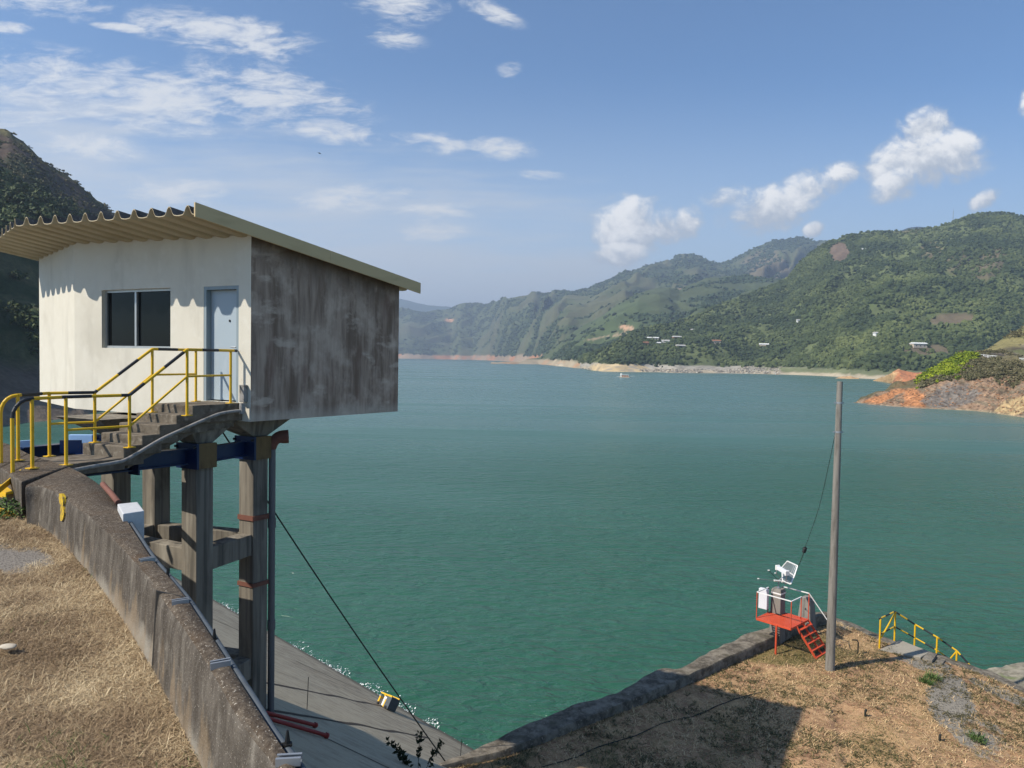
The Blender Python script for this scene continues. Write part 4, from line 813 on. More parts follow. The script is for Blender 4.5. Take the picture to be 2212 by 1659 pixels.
# concrete skirt from the right-hand lawn edge into the lake, and the green rock shelf past the stairs
E2 = smooth_path(edge[10:], 8); mb = MB(); v = []
for i, p in enumerate(E2):
    q = edge[10]; o_ = Vector((.62, .78, 0)); w = .55+.25*float(vn(p.x, p.y, 3))
    v += [p+Vector((0, 0, -.02)), p+o_*w+Vector((0, 0, -.10+.06*float(vn(p.x*2, p.y*2, 8)))), p+o_*(w+4)+Vector((0, 0, -4.2))]
mb.mesh(v, [f for i in range(len(E2)-1) for f in ((3*i, 3*i+1, 3*i+4, 3*i+3), (3*i+1, 3*i+2, 3*i+5, 3*i+4))])
tag(mb.build('shore_slab', M['kerb'], None, smooth=40), kind='structure')
def shelf():
    b = NB('shelf_rock'); n = b.noise((2, 2, 2), 6, .65); c = b.mix(b.ramp(n, .4, .62), (.16, .145, .11), (.30, .27, .21)); n2 = b.noise((.5, .5, .5), 4, .6, off=(3, 0, 0)); c = b.mix(b.math('MULTIPLY', b.ramp(n2, .47, .58), .8), c, (.11, .15, .04)); b.done(c, .95, b.bump(n, .7, .08), 0, .1)
    a = [at(2100, 1452, z=-12.98), at(2150, 1440, z=-12.7), at(2191, 1433, z=-12.6), at(2260, 1432, z=-12.6), at(2500, 1450, z=-12.5)]; c2 = [p+Vector((.5, -7, .9)) for p in a]; rows = []
    for p, q in zip(smooth_path(a, 8), smooth_path(c2, 8)):
        rows.append([p+Vector((0, .5, -1.2))]+[p.lerp(q, t)+Vector((0, 0, .25*(float(fbm(p.x*1.4, t*6, 4, 4))-.5))) for t in np.linspace(0, 1, 14)])
    n_ = len(rows[0]); mb = MB(); mb.mesh([p for r in rows for p in r], [(i*n_+j, i*n_+j+1, (i+1)*n_+j+1, (i+1)*n_+j)[::-1] for i in range(len(rows)-1) for j in range(n_-1)])
    tag(mb.build('rock_shelf', b.mat, None, smooth=60), kind='structure')
shelf()
# white water where the waves meet the face
def foam():
    V, F = [], []; A = at(440, 1289, z=-13.0); B = at(1010, 1612, z=-13.0); d = (B-A); L = d.length; d.normalize(); nrm = Vector((-d.y, d.x, 0)); nrm = nrm if nrm.y > 0 else -nrm; V = []; F = []
    for i in range(1500):
        s = RNG.uniform(0, 1)*L; burst = float(sstep(fbm(s*.8, 1.0, 55, 4), .46, .62)); 
        if RNG.uniform() > .08+burst: continue
        off = abs(RNG.normal(0, .08+.16*burst))-.08; c = A+d*s+nrm*off; r = RNG.uniform(.008, .027)*(1.1 if burst > .5 else .7); z = RNG.uniform(0, .05)+burst*max(0, RNG.normal(0, .06)); n = len(V); a = RNG.uniform(0, 6.28)
        t = Vector((RNG.normal(0, .5), RNG.normal(0, .5), 1)).normalized(); x = t.orthogonal().normalized(); y = t.cross(x)
        for k in range(5): q = a+k*1.2566; rr = r*RNG.uniform(.5, 1.2); p = c+x*math.cos(q)*rr*1.6+y*math.sin(q)*rr; V.append((p.x, p.y, max(.012, p.z+z)))
        F.append(tuple(range(n, n+5)))
    mb = MB(); mb.mesh(V, F); tag(mb.build('foam', M['foam']), 'white foam where small waves break along the dam face', kind='stuff')
foam()
# ------------------------------------------------------------------ gatehouse on its concrete tower
Z0 = 13.0
u = Vector((.585, .811, 0)).normalized(); v = Vector((-.9, .436, 0)).normalized(); UP = Vector((0, 0, 1))
B = Vector((-4.53, 12.3, 0)); A = Vector((-2.44, 15.2, 0)); C = B+v*4.83; D = Vector((-10.95, 16.45, 0)); E_ = Vector((-9.0, 19.1, 0)); F_ = Vector((-6.95, 17.35, 0))
FLOOR, BOT = Z0-.87, Z0-1.19
def roof_z(p): return Z0+2.01-.150*((p-B).dot(u))      # underside of the sheets at this spot
gh = thing('gatehouse', (-6, 14, 11.8), 'white and grey concrete gatehouse with corrugated roof standing over the water on a column tower', 'building')
def wall_panel(mb, P, Q, openings=(), depth=.14):
    """outer wall from P to Q (seen with the outside on the right of P->Q reversed), openings (s0, s1, z0, z1) with reveals"""
    d = (Q-P); L = d.length; d.normalize(); n = Vector((d.y, -d.x, 0))
    if n.dot(P-Vector((-6.3, 15.5, 0))) < 0: n = -n
    ss = sorted({0, L} | {x for o in openings for x in o[:2]}); N = 14
    ss = sorted(set(ss) | {L*i/N for i in range(1, N) if all(not (o[0]-.05 < L*i/N < o[1]+.05) for o in openings)})
    pt = lambda s, z, off=0: (P+d*s-n*off)+Vector((0, 0, z))
    for a, b_ in zip(ss[:-1], ss[1:]):
        za, zb = roof_z(P+d*a)+.03, roof_z(P+d*b_)+.03; op = [o for o in openings if o[0] <= a+1e-6 and b_ <= o[1]+1e-6]; lo = BOT; cells = []
        if op:
            o = op[0]
            if o[2] > lo+.001: cells.append((lo, lo, o[2], o[2]))
            cells.append((o[3], o[3], za, zb))
        else: cells.append((lo, lo, za, zb))
        for z0a, z0b, z1a, z1b in cells: mb.face([pt(a, z0a), pt(b_, z0b), pt(b_, z1b), pt(a, z1a)][::(1 if n.cross(d).z > 0 else -1)])
    for s0, s1, z0, z1 in openings:
        mb.face([pt(s0, z0), pt(s1, z0), pt(s1, z0, depth), pt(s0, z0, depth)]); mb.face([pt(s0, z1), pt(s1, z1), pt(s1, z1, depth), pt(s0, z1, depth)])
        mb.face([pt(s0, z0), pt(s0, z1), pt(s0, z1, depth), pt(s0, z0, depth)]); mb.face([pt(s1, z0), pt(s1, z1), pt(s1, z1, depth), pt(s1, z0, depth)])
    return d, n
WIN = (2.016, 3.98, Z0+.055, Z0+1.185); DOOR = (.29, 1.15, FLOOR, Z0+1.18)
mb = MB(); dBC, nBC = wall_panel(mb, B, C, (DOOR, WIN)); wall_panel(mb, C, D); wall_panel(mb, D, E_); wall_panel(mb, E_, F_); wall_panel(mb, F_, A)
mb.build('wall', M['white_wall'], gh)
mb = MB(); wall_panel(mb, B, A); o = mb.build('side_wall', M['side_wall'], gh); o['label'] = 'windowless side wall stained dark grey by mildew'
mb = MB(); poly = [(p.x, p.y) for p in (B, A, F_, E_, D, C)]; cen = Vector((-6.4, 15.4, 0)); pin = [(p[0]+(cen.x-p[0])*.012, p[1]+(cen.y-p[1])*.012) for p in poly]
mb.prism(pin, BOT+.004, FLOOR-.03); mb.build('floor_slab', M['concrete'], gh)
mb = MB(); mb.prism([(p[0]+(cen.x-p[0])*.03, p[1]+(cen.y-p[1])*.03) for p in poly], [roof_z(Vector((p[0], p[1], 0)))-.10 for p in poly], [roof_z(Vector((p[0], p[1], 0)))-.02 for p in poly]); mb.build('ceiling', M['white_wall'], gh)
# roof: one corrugated sheet, profile along v, cut back along the facet C-D
def roof():
    PIT, H, TH = .425, .135, .013; OV, SIDE, BACK = 1.15, .20, .34
    def prof(s):
        q = (s/PIT) % 1.0; x = abs(q-.0) if q < .5 else 1-q           # peak at q=0
        return H*(1-sstep(np.array(x), .035, .25))-.012*math.cos(2*math.pi*(x-.5))*(x > .25)
    def corner(s): return B+v*s
    Sx = np.arange(-SIDE, 8.02, PIT/14); LBC = (C-B).length; dCD = (D-C).normalized()
    rows_f, rows_b = [], []
    for s in Sx:
        base = B+v*s; fr = -OV
        if s > LBC-.25:                                                # front edge turns along the second facet
            k = s-(LBC-.25); fr = -OV + k*(dCD.dot(u)-dCD.dot(v)*u.dot(v))/(dCD.dot(v)-dCD.dot(u)*u.dot(v))*1.05
        rows_f.append((base, fr)); 
    backlen = (A-B).length+BACK
    mb = MB(); nt = 10; top, bot = [], []
    for s, (base, fr) in zip(Sx, rows_f):
        end = backlen+.0 if s < 4.6 else backlen+(s-4.6)*.35
        for j in range(nt+1):
            p = base+u*(fr+(end-fr)*j/nt); z = roof_z(p)+float(prof(s)); bot.append((p.x, p.y, z)); top.append((p.x, p.y, z+TH))
    n = nt+1; m = len(Sx); nb = len(bot); F0 = [(i*n+j, (i+1)*n+j, (i+1)*n+j+1, i*n+j+1) for i in range(m-1) for j in range(nt)]
    mb.v = [Vector(p) for p in bot+top]; mb.f = [f for f in F0]+[tuple(q+nb for q in f[::-1]) for f in F0]; mb.m = [0]*len(F0)+[1]*len(F0)
    for i in range(m-1):
        for j, fl in ((0, 1), (nt, -1)): mb.f.append(((i*n+j), (i*n+j)+nb, (i+1)*n+j+nb, (i+1)*n+j)[::fl]); mb.m.append(0)
    for j in range(nt):
        for i, fl in ((0, -1), (m-1, 1)): mb.f.append((i*n+j, i*n+j+nb, i*n+j+1+nb, i*n+j+1)[::fl]); mb.m.append(0)
    mb.build('roof', [M['roof_under'], M['roof_top']], gh, smooth=35)
    # bargeboard down the near gable
    mb = MB(); off = B-v*(SIDE+.012); a = off-u*(OV+.05); b_ = off+u*(backlen+.03); za, zb = roof_z(a), roof_z(b_)
    dn, th = .06, .03; mid = a.lerp(b_, .52); zm = roof_z(mid)
    for p, q, zp, zq, in ((a, mid-u*.002, za, zm), (mid+u*.002, b_, zm, zb)):
        w = v*th; P = [(p, zp-dn), (q, zq-dn), (q, zq+H+.035), (p, zp+H+.035)]
        vs = [x+Vector((0, 0, z)) for x, z in P]+[x-w+Vector((0, 0, z)) for x, z in P]; mb.mesh(vs, [(0, 1, 2, 3), (7, 6, 5, 4), (0, 4, 5, 1), (1, 5, 6, 2), (2, 6, 7, 3), (3, 7, 4, 0)])
    mb.build('bargeboard', M['fascia'], gh, bevel=.006)
roof()
def inpl(s, z, off): return B+v*s-nBC*off+Vector((0, 0, z))
# window: two sliding panes in an aluminium frame
s0, s1, z0, z1 = WIN; win = None
mb = MB(); fw = .045
for a, b_ in (((s0+fw/2, z0), (s0+fw/2, z1)), ((s1-fw/2, z0), (s1-fw/2, z1))): mb.bar(inpl(a[0], a[1], .10), inpl(b_[0], b_[1], .10), fw, .05, up=nBC)
for z in (z0+fw/2, z1-fw/2): mb.bar(inpl(s0+fw, z, .10), inpl(s1-fw, z, .10), fw, .05, up=nBC)
win = mb.build('window', M['frame_metal'], gh); sm = (s0+s1)/2+.08
mb = MB()
mb.bar(inpl(sm, z0+fw, .092), inpl(sm, z1-fw, .092), .05, .045, up=nBC); mb.build('mullion', M['frame_metal'], win)
for a, b_, off in ((s0+fw, sm-.025, .125), (sm+.025, s1-fw, .11)):
    mb = MB(); mb.box((inpl((a+b_)/2, (z0+z1)/2, off)), ((b_-a)/2, .004, (z1-z0)/2-fw), (v, nBC, UP)); mb.build('pane', M['glass'], win)
mb = MB(); mb.box(inpl((s0+s1)/2, (z0+z1)/2, .5), ((s1-s0)/2, .3, (z1-z0)/2), (v, nBC, UP)); mb.build('interior', M['dark_open'], gh)
# door leaf, frame, lever handle
s0, s1, z0, z1 = DOOR
mb = MB(); mb.box(inpl((s0+s1)/2-.01, (z0+z1)/2-.02, .13), ((s1-s0)/2-.055, .02, (z1-z0)/2-.045), (v, nBC, UP)); door = mb.build('door', M['door'], gh)
mb = MB()
for s in (s0+.03, s1-.03): mb.bar(inpl(s, z0, .075), inpl(s, z1, .075), .06, .14, up=nBC)
mb.bar(inpl(s0+.06, z1-.03, .075), inpl(s1-.06, z1-.03, .075), .06, .14, up=nBC); mb.build('door_frame', M['door_frame'], gh)
mb = MB(); mb.tube([inpl(s0+.13, Z0+.10, .11), inpl(s0+.13, Z0+.10, .055), inpl(s0+.24, Z0+.10, .05)], .012, 8); mb.box(inpl(s0+.13, Z0+.08, .105), (.022, .006, .09), (v, nBC, UP)); mb.build('handle', M['galv'], door)
mb = MB(); mb.tube([inpl(.62, Z0+.57, .112), inpl(.62, Z0+.57, .10)], .022, 10); mb.build('lock', M['black_rubber'], door)
# columns, haunches and tie beams
c2 = Vector((-5.27, 11.85, 0)); c1 = Vector((-4.73, 13.0, 0)); c5 = c2+v*2.12+u*.0; c3 = Vector((-6.86, 13.62, 0)); CW, CD_ = .36, .31
ctop = Z0-1.53
def col_poly(c, gu=0, gv=0, gl=0, gb=0): 
    return [tuple((c+v*a+u*b_)[:2]) for a, b_ in ((-gv, -gu), (-gv, CD_+gb), (CW+gl, CD_+gb), (CW+gl, -gu))]
for c, zb in ((c2, 6.2), (c1, 5.5), (c3, 5.2), (c5, 6.0)):
    mb = MB(); mb.prism(col_poly(c), zb, ctop); mb.build('column', M['concrete'], gh, bevel=.012)
    mb = MB(); g1 = dict(gu=.5, gv=.42, gl=.5, gb=.5) if c is not c2 else dict(gu=.3, gv=.12, gl=.45, gb=.55)
    if c is c1: g1 = dict(gu=.5, gv=.05, gl=.55, gb=.55)
    tz = BOT-.004 if c is not c2 else FLOOR-.16
    mb.prism(col_poly(c), ctop+.002, tz, top=col_poly(c, **g1)); mb.build('haunch', M['concrete'], gh, bevel=.01)
def tie(p, q, z0, z1, w, nm='tie_beam'):
    mb = MB(); mb.bar(p+Vector((0, 0, (z0+z1)/2)), q+Vector((0, 0, (z0+z1)/2)), w, z1-z0); mb.build(nm, M['concrete'], gh, bevel=.012)
mv, mu = v*(CW/2), u*(CD_/2)
for za, zb in ((Z0-3.74, Z0-3.35), (Z0-6.06, Z0-5.68)):
    tie(c2+mv+u*(CD_+.001), c1+mv-u*.001, za, zb, .30); tie(c2+v*(CW+.001)+mu, c5+mu-v*.001, za, zb, .27); tie(c1+v*(CW+.001)+mu, c3+mu-v*.001, za, zb, .27); tie(c5+mv+u*(CD_+.001), c3+mv-u*.001, za, zb, .30)
# straps round the near columns
def strap(c, z, h, mt, nm='strap'):
    mb = MB(); e = .012; o = [Vector((*p, 0)) for p in col_poly(c, e, e, e, e)]
    for i in range(4): a, b_ = o[i], o[(i+1) % 4]; mb.bar(a+Vector((0, 0, z)), b_+Vector((0, 0, z)), .02, h)
    return mb.build(nm, mt, gh)
strap(c1, Z0-3.05, .09, M['rust_red']); o = strap(c1, Z0-4.30, .075, M['rust_red']); 
# little conduit box beside the door
mb = MB(); mb.box(inpl(.115, FLOOR+.17, -.05), (.055, .045, .15), (v, nBC, UP)); mb.build('conduit_box', M['pvc'], gh, bevel=.008)

# ------------------------------------------------------------------ foot bridge: deck, steps, landing
S0 = Vector((-5.80, 10.6, 0)); w_ = Vector((.52, .854, 0)).normalized(); wl = Vector((-.93, .367, 0)).normalized(); WID = .88
fb = thing('footbridge', S0+Vector((0, 0, 11.4)), 'weathered concrete footbridge with five steps up to the grey gatehouse door', 'footbridge')
dk = [at(150, 1006, z=-1.60), at(268, 990, z=-1.60), at(184, 961, z=-1.60), at(66, 981, z=-1.60)]
mb = MB(); ctr = S0+w_*.05
P0 = [S0-w_*1.35+v*.02, S0+w_*.02, S0+w_*.02+wl*WID, S0-w_*1.35+wl*(WID+.35)]
mb.prism([(p.x, p.y) for p in P0], Z0-1.78, Z0-1.605); mb.build('deck', M['step_concrete'], fb, bevel=.015)
RUN = .285
for k in range(5):
    a = RUN*k; zt = Z0-1.57+.14*(k+1); end = RUN*(k+1)+.03 if k < 4 else 2.12
    p0, p1 = S0+w_*a, S0+w_*end
    if k == 4: p1 = S0+w_*2.02-wl*.02
    q1, q0 = p1+wl*WID, p0+wl*WID
    if k == 4: # landing runs up to the wall
        t = (q1-B).dot(nBC); q1 = q1-w_*(t/ w_.dot(nBC))+nBC*.01; t = (p1-B).dot(nBC); p1 = p1-w_*(t/w_.dot(nBC))+nBC*.01
    mb = MB(); mb.prism([(p.x, p.y) for p in (p0, p1, q1, q0)], zt-.30+.0, zt); mb.build('step' if k < 4 else 'landing', M['step_concrete'], fb, bevel=.014)
mb = MB(); a, b_ = S0+w_*.1+wl*.06, S0+w_*1.35+wl*.06
P = [(S0+w_*.12, -1.64), (S0+w_*1.2, -1.17), (S0+w_*2.0, -1.12), (S0+w_*2.0, -1.28), (S0+w_*1.2, -1.34), (S0+w_*.12, -1.78)]
for off in (.08,): 
    L = [p+wl*off+Vector((0, 0, Z0+z)) for p, z in P]; R_ = [p+wl*(WID-.08)+Vector((0, 0, Z0+z)) for p, z in P]; n = len(P)
    mb.mesh(L+R_, [tuple(range(n)), tuple(range(2*n-1, n-1, -1))]+[(i, n+i, n+(i+1) % n, (i+1) % n) for i in range(n)])
mb.build('waist_slab', M['step_concrete'], fb)

# ------------------------------------------------------------------ blue steel frame round the column heads
sf = thing('girder_frame', c2+Vector((0, 0, 11)), 'blue steel beam frame clamped around the concrete column heads', 'steel frame')
def ibeam(p, q, h, w, t, nm='beam', mt=None):
    mb = MB(); p, q = Vector(p), Vector(q)
    mb.bar(p+UP*(h/2-t/2), q+UP*(h/2-t/2), w, t); mb.bar(p-UP*(h/2-t/2), q-UP*(h/2-t/2), w, t); mb.bar(p, q, t, h-2*t-.001); return mb.build(nm, mt or M['blue'], sf)
bz = Z0-1.755
ibeam(c2-u*2.15+mv*1.2+UP*bz, c2+mv*1.2-u*.025+UP*bz, .27, .17, .022); ibeam(c2+mv*1.0+u*(CD_+.03)+UP*bz, c1+mv-u*.03+UP*bz, .27, .15, .022)
pl = at(44.8, 965, z=-1.60)
lb = pl.copy(); lb.z = 0; 
ibeam(lb+UP*(bz+.01), c5+mv-u*.03+UP*(bz+.01), .27, .17, .022)
mb = MB(); mb.bar(lb+u*.9+UP*(Z0-1.80), c2-u*.7+v*.35+UP*(Z0-1.80), .11, .05); mb.build('brace', M['blue'], sf)
mb = MB(); mb.bar(c2-u*1.5+v*.25+UP*(Z0-1.84), c5-u*.25+UP*(Z0-1.84), .12, .05); mb.build('brace', M['blue'], sf)
mb = MB(); mb.bar(c2-u*.6+v*.30+UP*(Z0-1.70), c5-u*.6+UP*(Z0-1.70), .17, .24); mb.build('cross_beam', M['blue'], sf)
def plate(c, du, dv, n, mt, nm, hw, hh, zc, th=.02):
    mb = MB(); ax = (v if abs(n.dot(u)) > .7 else u, n, UP); mb.box(c+v*dv+u*du+UP*zc, (hw, th, hh), ax); return mb.build(nm, mt, sf)
for c in (c2, c1, c5):
    zc = Z0-1.745
    p = plate(c, -.022, CW/2, -u, M['blue'], 'clamp_plate', CW/2+.07, .215, zc)
    for a in (-.045, CW+.045):
        mb = MB(); mb.tube([c+v*a-u*.045+UP*(zc+.155), c+v*a-u*.085+UP*(zc+.155)], .022, 8); mb.build('bolt', M['black_rubber'], p)
    plate(c, CD_/2, -.03, -v, M['timber'], 'timber_packing', CD_/2+.02, .21, zc, .028)
for c in (c3,): plate(c, -.022, CW/2, -u, M['blue'], 'clamp_plate', CW/2+.07, .2, Z0-1.745)
mb = MB(); q = at(57, 958, z=-1.50); mb.box(q+UP*.0, (.10, .025, .05), (u, v, UP)); mb.build('lug', M['pale_blue'], sf)
q = at(176, 948, Y=12.0); mb = MB(); mb.box(q, (.19, .03, .075), ((u*.6-v*.8).normalized(), (u*.8+v*.6).normalized(), UP)); o = mb.build('gusset', M['pale_blue'], sf, bevel=.01)
q = at(153, 965, Y=11.6); mb = MB(); mb.box(q, (.16, .015, .11), (Vector((1, .2, 0)).normalized(), Vector((-.2, 1, 0)).normalized(), UP)); mb.build('splice_plate', M['blue'], sf)
mb = MB(); s = c2-u*.95+mv*1.2-v*.10+UP*bz; mb.box(s, (.012, .12, .19), (u, v, UP)); mb.build('stiffener', M['blue'], sf)

# ------------------------------------------------------------------ pipes and cables at the gatehouse
vp = thing('drop_pipe', (-4.4, 13.4, 6), 'tall grey drop pipe beside the nearest column, with a red brown elbow at its head', 'pipe')
pc = at(588, 1000, Y=13.33); px_, py_ = pc.x, pc.y
mb = MB(); mb.tube([(px_, py_, 5.0), (px_, py_, Z0-1.78)], .062, 14); mb.build('pipe', M['grey_pipe'], vp, smooth=40)
for zz in (Z0-3.2, Z0-5.15): mb = MB(); mb.tube([(px_, py_, zz-.09), (px_, py_, zz+.09)], .074, 14); mb.build('coupling', M['grey_pipe'], vp, smooth=40)
mb = MB(); e = Vector((px_, py_, Z0-1.80)); dr = Vector((.93, .36, 0)); th = [i/8*math.pi/2 for i in range(9)]
mb.tube([e]+[e+dr*(.17*(1-math.cos(t)))+UP*(.03+.20*math.sin(t)) for t in th]+[e+dr*.29+UP*.235], [.07]+[.08+.045*i/8 for i in range(9)]+[.13], 16); mb.build('elbow', M['rust_red'], vp, smooth=45)
mb = MB(); mb.tube([(px_-.13, py_-.02, 5.0), (px_-.13, py_-.02, Z0-1.6)], .045, 10); mb.build('gap_shade_tube', M['black_rubber'], vp, smooth=40)  # black tube added to paint the shaded gap between column and pipe
wp = [at(152, 1017, Y=9.5), at(205, 1007, Y=9.95), at(250, 999, Y=10.25), at(278, 990, Y=10.45), at(346, 950, Y=10.95), at(400, 925, Y=11.3), at(455, 901, Y=11.7), at(478, 893, Y=11.9), at(505, 888.5, Y=12.1), at(523, 887, Y=12.22)]
t_ = thing('drain_pipe', wp[3], 'grimy white plastic pipe slanting down beside the concrete steps', 'pipe')
mb = MB(); mb.tube(smooth_path(wp, 5), .026, 12); mb.build('pipe', M['pvc'], t_, smooth=60)
mb = MB(); mb.tube([wp[-1]-Vector((0, 0, .05)), wp[-1]+Vector((0, 0, .13))], .046, 12); mb.build('fitting', M['pvc'], t_, smooth=40)
a = at(478, 929, Y=14.2); b_ = on_face(962, 1645); 
mb = MB(); mb.tube([a.lerp(b_, i/12)-UP*(.12*math.sin(math.pi*i/12)) for i in range(13)], .016, 6); tag(mb.build('stay_cable', M['cable']), 'long dark stay cable slanting from under the gatehouse down to the kerb', 'cable')
# small wired post box outside the parapet
k = [at(265.5, 1110, z=-1.52), at(311.6, 1103, z=-1.52), at(297, 1084, z=-1.52), at(253.7, 1088.5, z=-1.52)]
mb = MB(); mb.prism([(p.x, p.y) for p in k], Z0-2.9, Z0-1.52); tag(mb.build('concrete_post', M['white_box'], None, bevel=.008), 'white painted square concrete post with cracked top outside the parapet', 'post')
cp = [(272, 1116), (277, 1122), (300, 1157), (333, 1207), (370, 1251), (406, 1294), (450, 1358), (496, 1430), (545, 1505), (590, 1578), (651, 1661), (720, 1768)]
cpp = [at(x, y, z=TOPZ(y)-.03) for x, y in cp]
t_ = thing('conduit', cpp[4], 'blue grey conduit pipe running along the outer edge of the parapet', 'conduit')
mb = MB(); mb.tube(smooth_path(cpp, 4), .019, 10); mb.build('pipe', M['conduit'], t_, smooth=60)
for i, (x, y) in enumerate(((362, 1240), (463, 1374), (621, 1598))):
    p = at(x, y, z=TOPZ(y)+.0); mb = MB(); mb.tube([p-UP*.03, p-UP*.015], .022, 8); mb.tube([p-UP*.015, p+UP*.045], [.014, .005], 8); mb.tube([p+Vector((-.06, -.01, -.015)), p-UP*.015], .004, 6); mb.build('clip', M['black_rubber'], t_)
rp = [at(222, 1046, z=-1.50), at(240, 1066, z=-1.53), at(256, 1086, z=-1.55)]
mb = MB(); mb.tube(rp, .03, 10); tag(mb.build('rusty_pipe', M['rust_red'], None, smooth=60), 'short rust red pipe against the outside of the parapet', 'pipe')
BR = [((301.5, 1213), (334, 1207), 'farthest small steel channel bracket lying across the parapet top', ), ((371, 1303), (408, 1297.5), 'steel channel bracket on the parapet top beside the open joint'), ((454, 1438), (498, 1430), 'steel channel bracket on the parapet top in line with the column foot'), ((597, 1643), (651, 1640), 'nearest and largest looking steel channel bracket on the parapet, at the bottom edge')]
for (p, q, lab) in BR:
    a = at(*p, z=TOPZ(p[1])+.008); b_ = at(*q, z=TOPZ(q[1])+.008); d = (b_-a).normalized(); x = d.cross(UP); m_ = (a+b_)/2
    if x.y < 0: x = -x
    mb = MB(); hl = (b_-a).length/2
    mb.box(m_-UP*.014, (hl, .021, .002), (d, x, UP)); mb.box(m_+x*.021, (hl, .002, .018), (d, x, UP)); mb.box(m_-x*.021, (hl, .002, .018), (d, x, UP)); mb.box(m_+x*.0155+UP*.017, (hl, .006, .0015), (d, x, UP)); mb.box(m_-x*.0155+UP*.017, (hl, .006, .0015), (d, x, UP))
    mb.tube([m_-UP*.012, m_-UP*.002], .006, 6)
    tag(mb.build('channel_bracket', M['galv']), lab, 'bracket', 'steel brackets along the parapet')
# ------------------------------------------------------------------ yellow railings of the footbridge
def striped(mb, pts, r, seg=.42, start=0):
    """one rail, yellow and black by turns"""
    P = [Vector(p) for p in pts]; s = start
    for i in range(len(P)-1):
        a, b_ = P[i], P[i+1]; L = (b_-a).length; d = (b_-a)/L; x = 0
        while x < L-1e-4:
            nx = min(L, (math.floor((s+x)/seg+1e-6)+1)*seg-s); k = int(math.floor((s+x)/seg+1e-6)) % 2
            mb.tube([a+d*x, a+d*nx], r+(.0008 if k else 0), 10, m=k); x = nx
        s += L
def railing(name, label, start, ctrl, posts, mids, rz0, rz1, braces=()):
    t = thing(name, posts[1][0], label, 'railing', 'railings of the footbridge')
    mb = MB(); striped(mb, ctrl, .024, .40, start); mb.build('top_rail', [M['yellow'], M['black']], t, smooth=40)
    mb = MB()
    for a, b_ in zip(mids[:-1], mids[1:]): mb.tube([a, b_], .018, 10)
    mb.build('mid_rail', M['yellow'], t, smooth=40)
    for b_, top in posts:
        mb = MB(); mb.tube([b_, Vector((b_.x, b_.y, top))], .023, 10); p = mb.build('post', M['yellow'], t, smooth=40)
        mb = MB(); mb.box(b_+UP*.006, (.06, .05, .006), (w_, wl, UP)); mb.build('base_plate', M['yellow'], p)
    return t
HI, LO = Z0+.04, Z0-.65
def gp(x, y, z): return at(x, y, z=z)
nb_ = [gp(70, 1012, -1.575), gp(143, 1005, -1.60), gp(280, 967, -1.43), gp(404, 898, -1.01), gp(498, 871, -.87)]
def top_at(p, z): return Vector((p.x, p.y, z))
st = at(28, 1097, Y=9.12); st = Vector((st.x, st.y, 10.85))
arc = [top_at(st, LO-.28)]+[st.lerp(nb_[0], .5*(1-math.cos(a))*.9)*1 for a in ()]
def arc_pts(p, q, zt, r=.24):
    d = Vector((q.x-p.x, q.y-p.y, 0)); L = d.length; d.normalize(); r2 = min(r, L*.95)
    return [Vector((p.x, p.y, zt-r))+Vector((0, 0, 0))]+[Vector((p.x, p.y, zt-r))+d*(r2*(1-math.cos(a)))+UP*(r*math.sin(a)) for a in (math.pi/10, math.pi/5, math.pi*.3, math.pi*.4, math.pi/2)]
def lastpt(p, q, k): return p+(q-p).normalized()*k
E1 = nb_[4]+(nb_[4]-nb_[3]).normalized()*.16
r1 = railing('handrail', 'nearer yellow and black handrail of the footbridge, ending at the corner of the gatehouse', .40,
    arc_pts(st, nb_[0], LO)[:]+[top_at(nb_[0], LO), top_at(nb_[1], LO), top_at(nb_[2], LO), top_at(nb_[3], HI), top_at(nb_[4], HI), top_at(E1, HI)],
    [(b_, LO if i < 3 else HI) for i, b_ in enumerate(nb_)], [top_at(nb_[1], Z0-1.11), top_at(nb_[2], Z0-1.11), top_at(nb_[3], Z0-.385), top_at(nb_[4], Z0-.385)], LO, HI)
mb = MB(); mb.tube([st, Vector((st.x, st.y, LO-.24))], .0235, 10); mb.build('newel_post', M['yellow'], r1, smooth=40)
fb_ = [gp(39.5, 995, -1.575), gp(107, 986, -1.60), gp(205, 956, -1.43), gp(329, 891, -1.01), gp(423, 867, -.87)]
st2 = at(3, 1070, Y=9.85); st2 = Vector((st2.x, st2.y, 10.9))
r2 = railing('handrail', 'farther yellow and black handrail of the footbridge, passing under the window', .0,
    arc_pts(st2, fb_[0], LO)+[top_at(fb_[0], LO), top_at(fb_[1], LO), top_at(fb_[2], LO), top_at(fb_[3], HI), top_at(fb_[4], HI)],
    [(b_, LO if i < 3 else HI) for i, b_ in enumerate(fb_)], [top_at(fb_[1], Z0-1.11), top_at(fb_[2], Z0-1.11), top_at(fb_[3], Z0-.385), top_at(fb_[4], Z0-.385)], LO, HI)
mb = MB(); mb.tube([st2, Vector((st2.x, st2.y, LO-.24))], .0235, 10); mb.build('newel_post', M['yellow'], r2, smooth=40)
